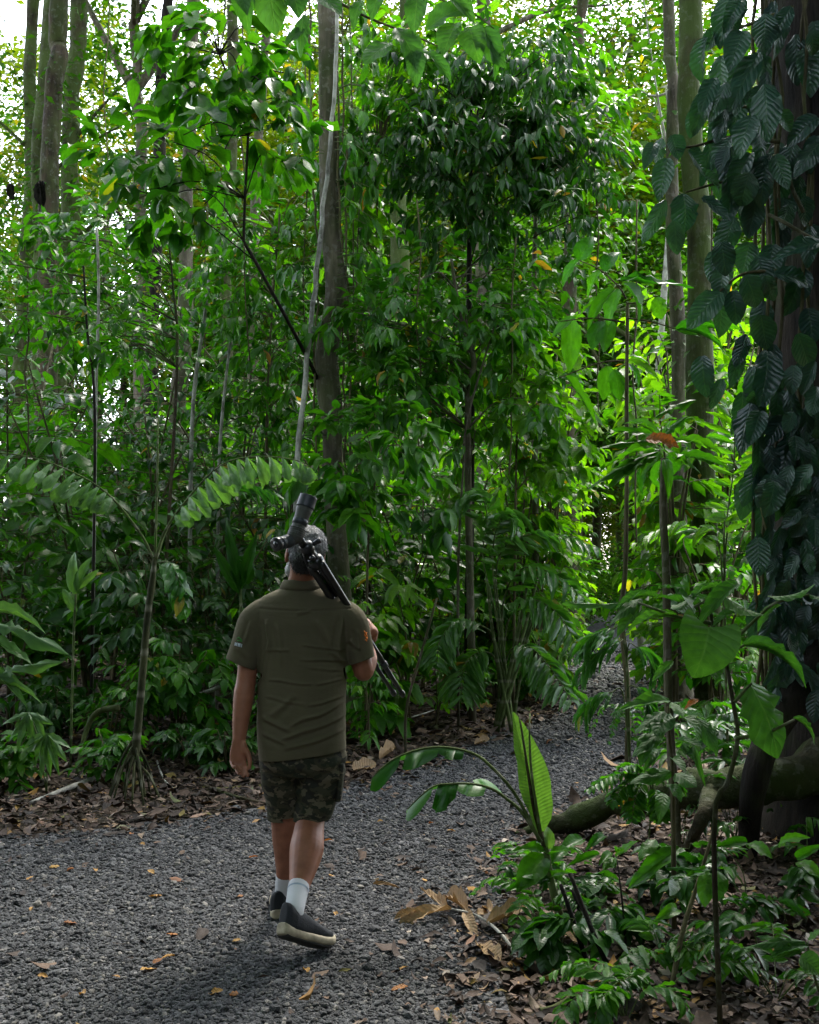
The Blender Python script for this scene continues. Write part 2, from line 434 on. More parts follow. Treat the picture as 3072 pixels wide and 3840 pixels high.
def path_mat():
    T = NT('gravel_bed'); v = T.coord('Object')
    vo = T.n('ShaderNodeTexVoronoi'); vo.inputs['Scale'].default_value = 42.0; T.l(v, vo.inputs['Vector'])
    n = T.noise(v, 1.1, 5, 0.65); f = T.noise(v, 160.0, 3)
    bw = T.n('ShaderNodeRGBToBW'); T.l(vo.outputs['Color'], bw.inputs[0])
    col = T.ramp(bw.outputs[0], [(0.1, (0.035, 0.036, 0.04)), (0.5, (0.085, 0.085, 0.09)), (0.9, (0.17, 0.165, 0.165))])
    col = T.mix(T.ramp(n, [(0.45, (0, 0, 0)), (0.68, (1, 1, 1))]), col, T.ramp(f, [(0.3, (0.05, 0.045, 0.04)), (0.7, (0.115, 0.105, 0.095))]))
    h = T.math('SUBTRACT', 1.0, vo.outputs['Distance'])
    return T.done(T.bsdf(col, 0.85, T.bump(h, 0.8, 0.02), 0.3).outputs[0])

def stone_mat():
    T = NT('gravel_stone'); oi = T.n('ShaderNodeObjectInfo')
    col = T.ramp(oi.outputs['Random'], [(0.0, (0.026, 0.026, 0.028)), (0.5, (0.060, 0.061, 0.064)), (0.9, (0.100, 0.101, 0.105)), (0.97, (0.17, 0.158, 0.14)), (1.0, (0.25, 0.23, 0.21))])
    n = T.noise(T.coord('Object'), 2.5, 4)
    col = T.mix(1.0, col, T.ramp(n, [(0.3, (0.75,) * 3), (0.7, (1.2,) * 3)]), 'MULTIPLY')
    return T.done(T.bsdf(col, 0.75, T.bump(n, 0.4, 0.2), 0.35).outputs[0])

def litter_mat(name='litter_leaf'):
    T = NT(name); r, ge = rnd_out(T)
    col = T.ramp(r, [(0.0, (0.016, 0.011, 0.008)), (0.4, (0.045, 0.026, 0.017)), (0.65, (0.085, 0.050, 0.031)), (0.84, (0.14, 0.09, 0.06)),
                     (0.9, (0.21, 0.155, 0.11)), (0.93, (0.30, 0.15, 0.025)), (0.965, (0.07, 0.09, 0.02)), (0.98, (0.40, 0.33, 0.27)), (1.0, (0.16, 0.06, 0.02))])
    n = T.noise(T.coord('Object'), 25.0, 4)
    col = T.mix(1.0, col, T.ramp(n, [(0.3, (0.6,) * 3), (0.7, (1.2,) * 3)]), 'MULTIPLY')
    return T.done(T.bsdf(col, 0.7, T.bump(n, 0.3, 0.01), 0.3).outputs[0])

M['ground'] = ground_mat(); M['path'] = path_mat(); M['stone'] = stone_mat(); M['litter'] = litter_mat()
reseed(101)
# ------------------------------------------------------------------ ground, path, gravel, litter
def in_poly(x, y, poly):
    c = np.zeros(len(x), bool); n = len(poly)
    for i in range(n):
        x1, y1 = poly[i]; x2, y2 = poly[(i + 1) % n]
        cond = ((y1 > y) != (y2 > y)) & (x < (x2 - x1) * (y - y1) / (y2 - y1 + 1e-12) + x1)
        c ^= cond
    return c

gx = np.r_[-260, -120, -60, np.linspace(-30, 30, 61), 60, 120, 260]
gy = np.r_[-60, -25, np.linspace(-10, 50, 61), 75, 120, 200, 420]
gX, gY = np.meshgrid(gx, gy)
def ground_z(x, y):
    return 0.0 * x
gZ = np.zeros_like(gX)
nyy, nxx = gX.shape
ii, jj = np.meshgrid(np.arange(nyy - 1), np.arange(nxx - 1), indexing='ij'); ii = ii.ravel(); jj = jj.ravel()
gq = np.stack([ii * nxx + jj, ii * nxx + jj + 1, (ii + 1) * nxx + jj + 1, (ii + 1) * nxx + jj], 1)
tag(add('ground', mk_mesh('ground', np.stack([gX.ravel(), gY.ravel(), gZ.ravel()], 1), gq, None, M['ground'])), kind='structure')

left_px = [(0, 1762), (180, 1750), (380, 1728), (560, 1698), (700, 1668), (786, 1640), (845, 1622), (930, 1583), (1060, 1540), (1150, 1510), (1180, 1470), (1168, 1425), (1195, 1380), (1225, 1335), (1250, 1305)]
L_edge = [(-9.0, 5.6), (-5.0, 6.5)] + [tuple(G(*p)[:2]) for p in left_px] + [(8.5, 43.0), (13, 50)]
R_edge = [(16, 48), (9.6, 41.0), (6.3, 28.0), (4.3, 19.0), (3.0, 13.5), (2.45, 10.4), (1.95, 8.6)] + [tuple(G(*p)[:2]) for p in [(1330, 1665), (1200, 1720), (1120, 1755), (1090, 1800), (1075, 1880), (1040, 1960), (1050, 2050), (1080, 2156)]] + [(0.5, 2.5), (0.5, -3.0), (-9, -3.0)]
PATH = np.array(L_edge + R_edge)
def dist_edge(x, y):
    d = np.full(len(x), 1e9)
    for e in (L_edge, R_edge):
        for (x1, y1), (x2, y2) in zip(e[:-1], e[1:]):
            dx, dy = x2 - x1, y2 - y1
            t = np.clip(((x - x1) * dx + (y - y1) * dy) / (dx * dx + dy * dy), 0, 1)
            d = np.minimum(d, np.hypot(x - x1 - t * dx, y - y1 - t * dy))
    return d
import bmesh
bm = bmesh.new()
bm.faces.new([bm.verts.new((x, y, 0.004)) for x, y in PATH]); bmesh.ops.triangulate(bm, faces=bm.faces[:])
me = bpy.data.meshes.new('gravel_path'); bm.to_mesh(me); bm.free(); me.materials.append(M['path'])
tag(add('gravel_path', me), kind='structure')

def wob(x, y, s=1.7):
    return np.sin(x * s + 1.3 * np.sin(y * s * .7)) * np.sin(y * s * 1.1 + 2 * np.sin(x * s * .5))

# gravel: one mass of stones, each a real pebble
def gravel():
    pts = []
    for (y0, y1, dens, sz) in ((2.9, 5.2, 10500, 0.0070), (5.2, 7.2, 7800, 0.0078), (7.2, 10, 3900, 0.0098), (10, 14.5, 1300, 0.0145), (14.5, 22, 300, 0.022)):
        x0, x1 = -0.40 * y1 - .9, 0.40 * y1 + .9
        n = int(dens * (x1 - x0) * (y1 - y0))
        x = rng.uniform(x0, x1, n); y = rng.uniform(y0, y1, n)
        k = (np.abs(x) < 0.385 * y + 0.9) & in_poly(x, y, PATH)
        x, y = x[k], y[k]
        de = dist_edge(x, y)
        worn = 0.5 + 0.5 * wob(x * 0.9 + 3, y * 0.8)
        keep = rng.uniform(0, 1, len(x)) < np.clip(de / 0.45 + 0.12, 0, 1) * np.clip(1.2 - 0.8 * worn ** 2, 0.3, 1)
        x, y = x[keep], y[keep]
        s = sz * rng.lognormal(0, 0.36, len(x))
        pts.append(np.stack([x, y, 0.004 + s * rng.uniform(0.05, 0.55, len(x)), s], 1))
    p = np.concatenate(pts)
    me = bpy.data.meshes.new('gravel')
    me.vertices.add(len(p)); me.vertices.foreach_set('co', np.ascontiguousarray(p[:, :3], np.float32).ravel())
    at = me.attributes.new('psize', 'FLOAT', 'POINT'); at.data.foreach_set('value', p[:, 3].astype(np.float32))
    me.materials.append(M['stone'])
    o = tag(add('gravel', me), 'loose grey gravel stones covering the winding path', 'gravel', kind='stuff')
    ng = bpy.data.node_groups.new('gravel_nodes', 'GeometryNodeTree')
    ng.interface.new_socket('Geometry', in_out='INPUT', socket_type='NodeSocketGeometry')
    ng.interface.new_socket('Geometry', in_out='OUTPUT', socket_type='NodeSocketGeometry')
    N = ng.nodes.new; Lk = ng.links.new
    gi, go = N('NodeGroupInput'), N('NodeGroupOutput')
    m2p = N('GeometryNodeMeshToPoints'); Lk(gi.outputs[0], m2p.inputs[0])
    ico = N('GeometryNodeMeshIcoSphere'); ico.inputs['Radius'].default_value = 1.0; ico.inputs['Subdivisions'].default_value = 2
    nz = N('ShaderNodeTexNoise'); nz.inputs['Scale'].default_value = 0.9
    sub = N('ShaderNodeVectorMath'); sub.operation = 'SUBTRACT'; sub.inputs[1].default_value = (.5, .5, .5)
    sc = N('ShaderNodeVectorMath'); sc.operation = 'SCALE'; sc.inputs['Scale'].default_value = 1.3
    sp = N('GeometryNodeSetPosition')
    Lk(nz.outputs['Color'], sub.inputs[0]); Lk(sub.outputs[0], sc.inputs[0]); Lk(sc.outputs[0], sp.inputs['Offset']); Lk(ico.outputs[0], sp.inputs[0])
    sm = N('GeometryNodeSetMaterial'); sm.inputs['Material'].default_value = M['stone']; Lk(sp.outputs[0], sm.inputs[0])
    iop = N('GeometryNodeInstanceOnPoints'); Lk(m2p.outputs[0], iop.inputs['Points']); Lk(sm.outputs[0], iop.inputs['Instance'])
    rot = N('FunctionNodeRandomValue'); rot.data_type = 'FLOAT_VECTOR'; rot.inputs[0].default_value = (-.5, -.5, 0); rot.inputs[1].default_value = (.5, .5, 6.28)
    Lk(rot.outputs[0], iop.inputs['Rotation'])
    rs = N('FunctionNodeRandomValue'); rs.data_type = 'FLOAT_VECTOR'; rs.inputs[0].default_value = (.75, .65, .4); rs.inputs[1].default_value = (1.35, 1.0, .8); rs.inputs['Seed'].default_value = 4
    na = N('GeometryNodeInputNamedAttribute'); na.data_type = 'FLOAT'; na.inputs['Name'].default_value = 'psize'
    ms = N('ShaderNodeVectorMath'); ms.operation = 'SCALE'; Lk(rs.outputs[0], ms.inputs[0]); Lk(na.outputs[0], ms.inputs['Scale']); Lk(ms.outputs[0], iop.inputs['Scale'])
    Lk(iop.outputs[0], go.inputs[0])
    md = o.modifiers.new('stones', 'NODES'); md.node_group = ng
    return len(p)
NSTONE = gravel()

def scatter_litter():
    X, Y = [], []
    n = 175000
    y = 3.2 + (rng.uniform(0, 1, n) ** 1.6) * 22; x = rng.uniform(-0.45, 0.45, n) * (y + 1.8)
    inside = in_poly(x, y, PATH); de = dist_edge(x, y)
    pr = np.where(inside, 0.9 * np.exp(-de / 0.13) + 0.05 * np.exp(-de / 0.6) + 0.003, 1.0)
    pr *= np.clip(9.0 / y, 0.25, 1.0) ** 1.5
    k = rng.uniform(0, 1, n) < pr * 0.6
    x, y = x[k], y[k]; m = len(x)
    L = rng.lognormal(math.log(0.052), 0.45, m) * np.clip(y / 7, 0.9, 2.2); W = L * rng.uniform(0.28, 0.6, m)
    pos = np.stack([x, y, rng.uniform(0.006, 0.035, m)], 1)
    a = rng.uniform(0, 2 * math.pi, m); D = np.stack([np.cos(a), np.sin(a), rng.normal(0.03, 0.14, m)], 1)
    U = np.stack([rng.normal(0, .35, m), rng.normal(0, .35, m), np.where(rng.uniform(0, 1, m) < 0.6, 1.0, -1.0)], 1)
    V, Q, UV = leaves_np('ovate:lo', pos, D, U, L, W)
    V[:, 2] = np.maximum(V[:, 2], 0.006)
    tag(add('leaf_litter', mk_mesh('leaf_litter', V, Q, UV, M['litter'])), 'brown dead leaves carpeting the forest floor beside the path', 'leaf litter', kind='stuff')
scatter_litter()
# ------------------------------------------------------------------ plant builders
def rdir(k=1.0):
    a = random.uniform(0, 2 * math.pi); return np.array((math.cos(a), math.sin(a), 0.0)) * k

def clump_cloud(lv, centers, per, spread, L, ratio=0.5, flat=0.6, droop=0.15):
    for c in centers:
        n = int(per * random.uniform(0.6, 1.4))
        q = rng.normal(0, 1, (n, 3)) * spread * np.array((1, 1, flat)) * random.uniform(0.7, 1.3) + c
        a = rng.uniform(0, 2 * math.pi, n)
        for k in range(n):
            l = L * random.uniform(0.6, 1.35)
            lv.add(q[k], (math.cos(a[k]), math.sin(a[k]), random.gauss(-droop, 0.4)), (random.gauss(0, .5), random.gauss(0, .5), 1), l, l * ratio)

def tall_tree(name, label, px, d, rad, mat, H, crown=None, cmat='leaf_far', group=None, limbs=(), lean=0.0, flare=1.3, climbers=0, extra=None):
    """trunk through points of the photograph at distance d, on up to height H, its crown above"""
    pts = [P(x, y, d) for x, y in px]
    top, bot = pts[0], pts[-1]
    if len(pts) > 1:
        sl = (pts[-2] - pts[-1]) / max(pts[-2][2] - pts[-1][2], .3)
    else: sl = np.array((lean, 0, 1.0))
    base = bot - sl * bot[2] * 0.6; base[2] = -0.05
    pts = pts[::-1]
    up = unit((pts[-1] - pts[-2]) if len(pts) > 1 else np.array((lean, 0, 1.0)))
    hi = pts[-1] + up * max(H - pts[-1][2], 0.5) / max(up[2], 0.4)
    NR = 64
    path = smooth_path([base] + pts + [hi], NR)
    path[1:-1, :2] += smooth_path(rng.normal(0, 0.035, (12, 2)), NR - 2) * rad / 0.15
    z = np.clip(path[:, 2] / H, 0, 1)
    rr = rad * (1.12 - 0.45 * z) * (1 + (flare - 1) * np.exp(-path[:, 2] / 0.5))
    root = thing(name, label, 'tree', base, group)
    lump = 1 + .07 * smooth_path(rng.normal(0, 1, (22, 1)), NR)[:, 0]
    MB().tube(path, rr * lump, 14, True, 0.045).obj('trunk', M[mat], root)
    lv = Leaves(); cen = []
    for (zf, dx, dy, dz, r0) in limbs:
        k = int(np.argmin(np.abs(path[:, 2] - zf))); a = path[k]
        e = a + np.array((dx, dy, dz)); mid = (a + e) / 2 + np.array((0, 0, -0.1 * abs(dz) + 0.12 * abs(dx)))
        MB().tube(smooth_path([a, mid, e], 10), np.linspace(r0, r0 * 0.35, 10), 7, True, 0.06).obj('branch', M[mat], root)
        cen += [a + (e - a) * random.uniform(.35, 1.1) + rng.normal(0, .42, 3) for _ in range(7)]
    if crown:
        (cx, cy, cz), (rx, ry, rz), ncl, per, L, spread = crown
        c0 = hi + np.array((cx, cy, cz - H))
        c0[2] = cz
        for i in range(5):
            e = c0 + rng.normal(0, .45, 3) * (rx, ry, rz); a = path[-1 - (i % 5)]
            MB().tube(smooth_path([a, (a + e) / 2 + (0, 0, -.3), e], 7), np.linspace(rad * .45, rad * .12, 7), 6, True).obj('branch', M[mat], root)
        u = rng.normal(0, 1, (ncl, 3)); u = unit(u) * rng.uniform(0.25, 1, (ncl, 1)) ** 0.5
        cen2 = c0 + u * np.array((rx, ry, rz))
        clump_cloud(lv, list(cen2), per, spread, L)
    if cen: clump_cloud(lv, cen, 45, 0.55, 0.16)
    if extra: extra(lv, path)
    if climbers:
        for _ in range(climbers):
            k = random.randint(4, 40); a = path[k] + rdir(rr[k]) ; dd = unit(a - path[k])
            l = random.uniform(.1, .18)
            lv.add(a, dd + np.array((0, 0, -0.7)), dd, l, l * .45)
    if lv.p:
        p_, D_, U_, L_, W_ = lv.arr()
        V, Q, UV = leaves_np('far', p_, D_, U_, L_, W_, np.array(root.location))
        tag(add('crown', mk_mesh('crown', V, Q, UV, M[cmat]), root), kind='stuff')
    return root

def bush_tree(name, label, base, trunk_pts, rad, bark, centers, spread, per, kind, L, ratio, mat, nind, group=None, droop=0.5, lo=None, twig=0.004):
    """small tree: a trunk and limbs that reach into clumps of leafy twigs"""
    root = thing(name, label, 'tree', base, group)
    path = smooth_path(trunk_pts, 18)
    MB().tube(path, np.linspace(rad, rad * .35, 18), 9, True, 0.05).obj('trunk', M[bark], root)
    lv = Leaves(); tw = MB()
    for c in centers:
        c = np.asarray(c, float)
        hz = np.linalg.norm((path - c)[:, :2], axis=1)
        k = int(np.argmin(np.abs(path[:, 2] + .3 * hz + random.uniform(-.25, .25) - c[2]) + .3 * hz))
        a = path[min(k, 16)]
        MB().tube(smooth_path([a, (a + c) / 2 + np.array((0, 0, .12)), c], 8), np.linspace(min(rad * .26, .009), twig * 1.3, 8), 6).obj('branch', M[bark], root)
        nt = max(2, int(per / 7))
        for _ in range(nt):
            o = c + rng.normal(0, 1, 3) * spread * 0.45
            dd = unit((o - c) + np.array((0, -0.15, 0.05)) * np.linalg.norm(spread) + rng.normal(0, .1, 3))
            twigspray(lv, tw, o, dd, random.uniform(.5, 1.0) * float(np.mean(spread)), 7, L, ratio, droop, twig)
    tag(tw.obj('twig', M['twig'], root), kind='stuff')
    put_leaves(root, lv, kind, M[mat], nind, lo)
    return root

def twigspray(lv, tw, o, dd, ln, n, L, ratio, droop, r=0.003, pair=False):
    pts = [o]; d = dd.copy()
    for i in range(n):
        d = unit(d + np.array((0, 0, -0.05)) + rng.normal(0, .06, 3)); pts.append(pts[-1] + d * ln / n)
    pts = np.array(pts)
    if tw is not None: tw.tube(pts[::2] if n > 3 else pts, np.linspace(r, r * .5, len(pts[::2] if n > 3 else pts)), 4, False)
    side = unit(np.cross(d, (0, 0, 1)) + 1e-6)
    for i in range(1, n + 1):
        s = 1 if i % 2 else -1
        for sg in ((s, -s) if pair else (s,)):
            l = L * random.uniform(.65, 1.25)
            ld = unit(d * 0.65 + side * sg * random.uniform(.5, 1.0) + np.array((0, 0, -droop * random.uniform(.3, 1.5))) + rng.normal(0, .12, 3))
            lv.add(pts[i], ld, np.array((0, 0, 1.0)) + rng.normal(0, .25, 3), l, l * ratio * random.uniform(.85, 1.15))
    l = L * random.uniform(.8, 1.2)
    lv.add(pts[-1], unit(d + np.array((0, 0, -droop * .6))), (0, 0, 1), l, l * ratio)

def shrub(name, label, cat, base, h, r, nst, kind, L, ratio, mat, nleaf, nind, group=None, droop=0.35, lean=(0, 0), t0=0.3, stem_r=0.012, lo=None, stemmat='twig', upness=0.15):
    base = np.array((base[0], base[1], 0.0))
    root = thing(name, label, cat, base, group)
    lv = Leaves()
    per = max(2, int(nleaf / nst / 8))
    for s in range(nst):
        mb = MB()
        az = rdir(); top = base + az * r * random.uniform(.15, .75) + np.array((lean[0], lean[1], h * random.uniform(.7, 1.0)))
        mid = base * .55 + top * .45 + np.array((0, 0, h * .12)) - az * r * .1
        path = smooth_path([base + rdir(0.05 * r), mid, top], 9)
        mb.tube(path, np.linspace(stem_r, stem_r * .4, 9), 6)
        for k in range(per):
            t = t0 + (1 - t0) * (k + random.random()) / per
            q = path[min(8, int(t * 8))]
            dd = unit(rdir() + az * 0.35 + np.array((0, 0, upness)))
            twigspray(lv, mb, q, dd, r * random.uniform(.35, .75), 7, L, ratio, droop, stem_r * .3)
        twigspray(lv, mb, path[-1], unit(path[-1] - path[-2] + rdir(.4)), r * .4, 7, L, ratio, droop, stem_r * .3)
        mb.obj('stem', M[stemmat], root)
    put_leaves(root, lv, kind, M[mat], nind, lo)
    return root

def frond(root, pts, n, L, W, mat, kind='lance', angle=50, droop=0.25, r=0.008, t0=0.18, hang=0.0, stemmat='stem_green', lo=None, single=True, taper=True):
    """one palm leaf: its midrib is the part, each leaflet a piece of it"""
    path = smooth_path(pts, 22)
    f = MB().tube(path, np.linspace(r, r * .3, 22), 6).obj('frond', M[stemmat], root)
    lv = Leaves(); ca, sa = math.cos(math.radians(angle)), math.sin(math.radians(angle))
    tg = unit(np.gradient(path, axis=0))
    for i in range(n):
        t = t0 + (1 - t0) * i / (n - 1); k = min(21, int(t * 21)); q = path[k]; tt = tg[k]
        side = unit(np.cross(tt, (0, 0, 1.0)) + 1e-6); upn = np.cross(side, tt)
        prof = (math.sin(math.pi * (0.18 + 0.72 * (t - t0) / (1 - t0))) ** 0.7) if taper else 1
        for sg in (-1, 1):
            d = unit(tt * ca + side * sg * sa * (1 - hang) + np.array((0, 0, -droop - hang)) + rng.normal(0, .05, 3))
            l = L * prof * random.uniform(.9, 1.1)
            lv.add(q, d, upn + side * sg * (0.35 + hang) + rng.normal(0, .08, 3), l, W * random.uniform(.85, 1.15))
    put_leaves(f, lv, kind, M[mat], 300, lo, 'leaflet')
    return f

def leaf_at(lv, a, b, d1, d2, wpx, face=(0, -0.6, 0.8)):
    """leaf from photo point a at depth d1 to tip b at depth d2, wpx wide there"""
    p, q = P(*a, d1), P(*b, d2)
    L = np.linalg.norm(q - p)
    lv.add(p, q - p, np.array(face, float) + rng.normal(0, .12, 3), L, wpx * S * (d1 + d2) / 2 / FPX)
reseed(100)
# ------------------------------------------------------------------ forest trees
# crown = (offset x, y, height), radii, clumps, leaves per clump, leaf length, clump spread
def CR(cz=15, rx=4, ry=4, rz=3, ncl=32, per=40, L=0.26, sp=0.7, dx=0, dy=0): return ((dx, dy, cz), (rx, ry, rz), ncl, per, L, sp)
tall_tree('forest_tree', 'slim dark mossy trunk nearest the left edge of the picture', [(72, 0), (62, 330), (45, 720)], 21, 0.15, 'bark_moss', 17, CR(17), limbs=((6, -1.5, 0, 1.6, .05), (8.5, 1.2, -.5, 1.2, .04), (7, 1.4, -1, .8, .035), (9.5, -1.2, -.4, 1, .04)), climbers=260)
tall_tree('forest_tree', 'mossy trunk with epiphytes, second from the left edge', [(104, 60), (88, 300), (90, 470), (85, 760)], 19, 0.17, 'bark_moss', 15, CR(15), limbs=((6.4, -1.4, -.3, 1.3, .05), (8.2, 1.6, -.4, .9, .04), (5.4, 1.5, -.6, .8, .035)), climbers=200)
tall_tree('forest_tree', 'brown mossy trunk with a swollen scar high on the left', [(128, 0), (122, 130), (112, 300), (97, 760)], 18, 0.17, 'bark_brown', 16, CR(16), climbers=60)
tall_tree('forest_tree', 'trunk hung with pale aerial roots, fourth from the left edge', [(165, 0), (158, 220), (146, 420), (130, 760)], 20, 0.18, 'bark_moss', 16, CR(17, dx=1), limbs=((7.4, 1.7, -.3, .9, .04), (9.2, 1.2, -.4, 1.1, .04), (5.8, 1.4, 0, .7, .03)), climbers=160)
tall_tree('forest_tree', 'pale grey tree forking in a high Y against the white sky', [(286, 95), (292, 220), (298, 440), (300, 700)], 26, 0.19, 'bark_grey', 13.9, CR(19), limbs=((12.9, -1.6, 0, 3.0, .13), (12.9, 1.9, .2, 3.2, .13), (9.5, 1.6, 0, 2.2, .05)), climbers=80)
tall_tree('forest_tree', 'dark slender ivy covered trunk right of the forked tree', [(352, 0), (346, 150), (330, 420), (325, 700)], 24, 0.15, 'bark_dark', 17, CR(18), climbers=300)
tall_tree('forest_tree', 'speckled grey brown trunk rising behind the left thicket', [(398, 190), (391, 420), (384, 700), (380, 840)], 15.5, 0.105, 'bark_grey', 15, CR(15, 3, 3, 2, 16, dy=2), climbers=40)
tall_tree('forest_tree', 'thin leaning trunk between the forked tree and the centre trunk', [(566, 20), (556, 130), (540, 420), (535, 700)], 25, 0.13, 'bark_grey', 17, CR(18))
tall_tree('forest_tree', 'dim trunk just behind the large leaved sapling crown', [(490, 0), (488, 250), (480, 600)], 22, 0.14, 'bark_moss', 17, CR(17))
tall_tree('forest_tree', 'stout mossy trunk seen at the top right of the centre trunk', [(856, 0), (850, 110), (842, 420)], 22, 0.2, 'bark_moss', 18, CR(18, dy=3))
tall_tree('forest_tree', 'grey lichen trunk at the top above the dense dark tree', [(1015, 0), (1016, 100), (1018, 500)], 24, 0.18, 'bark_grey', 18, CR(18, dy=3), limbs=((13.2, 2.8, .3, .9, .07),))
tall_tree('forest_tree', 'reddish brown trunk at the top right of the dense dark tree', [(1224, 0), (1218, 110), (1205, 420), (1200, 800)], 23, 0.15, 'bark_brown', 18, CR(18, dy=3))
tall_tree('forest_tree', 'thin vine hung trunk just left of the stout right hand trunk', [(1405, 0), (1412, 150), (1418, 420), (1425, 800), (1430, 1230)], 13.5, 0.085, 'bark_grey', 14, CR(14, 2.5, 2.5, 2, 10, dy=2), climbers=40)
tall_tree('forest_tree', 'stout mottled trunk behind the dark climber tree', [(1450, 0), (1456, 200), (1466, 600), (1478, 1000), (1488, 1260)], 12.5, 0.145, 'bark_moss', 14, CR(14, 2.5, 2.5, 2, 10, dy=2), climbers=70)
tall_tree('forest_tree', 'pale slanting trunk low behind the right hand thicket', [(1368, 1060), (1356, 1230)], 17, 0.055, 'bark_pale', 9, CR(9, 1.5, 1.5, 1.2, 12, 40, .2, .5))

reseed(102)
# the centre trunk with its vines
vt = tall_tree('forest_tree', 'straight brown trunk in the centre with vines creeping up it', [(684, 0), (694, 300), (699, 560), (697, 800), (706, 1060)], 11.5, 0.112, 'bark_grey', 13, CR(13.5, 3, 3, 2.5, 20, 45, .26, .7, dy=1), flare=1.5, climbers=0)
for k, (dx, dz) in enumerate(((-0.10, 0), (0.105, .3), (0.07, 1.0))):
    MB().tube(smooth_path([P(684 + dx * 330, 0, 11.42), P(694 + dx * 340 - 4, 300, 11.4), P(699 + dx * 300, 560, 11.4), P(698 + dx * 360, 800, 11.38), P(706 + dx * 300, 1080, 11.36)], 30) + rng.normal(0, .012, (30, 3)), 0.011, 6).obj('vine', M['twig'], vt)
# the pale pole leaning on it
lp = thing('leaning_pole', 'thin pale lichen spotted stem leaning across the centre trunk', 'sapling', G(618, 1640))
MB().tube(smooth_path([P(713, -40, 11.1), P(704, 200, 11.1), P(688, 380, 11.1), P(668, 560, 11.0), P(648, 760, 11.0), P(628, 960, 10.9), P(615, 1240, 10.8), np.array((*P(605, 1400, 10.8)[:2], 0))], 40) + rng.normal(0, .006, (40, 3)), np.linspace(0.019, 0.030, 40), 8, True, .06).obj('trunk', M['bark_pale'], lp)

reseed(103)
# far forest behind everything
def far_forest():
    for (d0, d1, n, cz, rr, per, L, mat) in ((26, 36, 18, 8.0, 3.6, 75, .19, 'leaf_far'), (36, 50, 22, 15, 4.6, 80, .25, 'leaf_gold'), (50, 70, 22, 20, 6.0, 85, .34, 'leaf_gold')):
        its = []; row = {26: 'nearest', 36: 'middle', 50: 'farthest'}[d0]
        for i in range(n):
            d = random.uniform(d0, d1); x = (i + random.random()) / n * 2 - 1
            X = x * d * 0.46
            px = (X / d * FPX + CX) / S
            # an open gap of sky on the left, a clearing where the path ends
            if 1215 < px < 1330 and d < 55: continue
            thin = 0.42 if px < 420 else 1.0
            H = cz * random.uniform(.75, 1.15)
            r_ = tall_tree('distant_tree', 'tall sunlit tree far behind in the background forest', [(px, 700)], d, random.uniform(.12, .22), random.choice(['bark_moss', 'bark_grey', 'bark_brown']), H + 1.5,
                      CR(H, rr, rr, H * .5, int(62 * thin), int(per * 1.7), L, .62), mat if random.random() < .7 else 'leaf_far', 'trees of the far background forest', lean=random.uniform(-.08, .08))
            its.append((px, r_, 'sunlit far tree, {} from the left in the ' + row + ' background row'))
        ordinal_labels('far', its)
far_forest()
its = []
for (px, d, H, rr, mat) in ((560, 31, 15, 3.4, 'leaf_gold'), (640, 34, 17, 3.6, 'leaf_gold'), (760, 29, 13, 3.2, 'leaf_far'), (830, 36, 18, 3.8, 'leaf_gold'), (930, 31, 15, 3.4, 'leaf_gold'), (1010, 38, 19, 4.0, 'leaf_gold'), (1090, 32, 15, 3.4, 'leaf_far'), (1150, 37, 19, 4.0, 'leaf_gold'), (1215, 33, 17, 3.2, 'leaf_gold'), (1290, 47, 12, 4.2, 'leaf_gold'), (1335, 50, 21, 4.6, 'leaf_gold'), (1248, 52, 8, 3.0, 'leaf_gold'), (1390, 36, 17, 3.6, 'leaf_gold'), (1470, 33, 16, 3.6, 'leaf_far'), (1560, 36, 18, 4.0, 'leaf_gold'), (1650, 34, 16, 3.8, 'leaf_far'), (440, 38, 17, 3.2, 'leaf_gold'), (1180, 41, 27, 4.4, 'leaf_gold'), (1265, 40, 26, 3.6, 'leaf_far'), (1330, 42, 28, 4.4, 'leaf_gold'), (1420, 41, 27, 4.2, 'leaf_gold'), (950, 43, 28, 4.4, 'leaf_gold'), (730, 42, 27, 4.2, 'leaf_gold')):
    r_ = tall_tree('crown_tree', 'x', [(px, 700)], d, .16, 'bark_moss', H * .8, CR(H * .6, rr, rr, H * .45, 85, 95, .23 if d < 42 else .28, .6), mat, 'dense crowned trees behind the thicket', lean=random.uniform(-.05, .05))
    its.append((px, r_, 'dense crowned tree, {} from the left in the bright row behind the thicket'))
ordinal_labels('crown', its)

reseed(104)
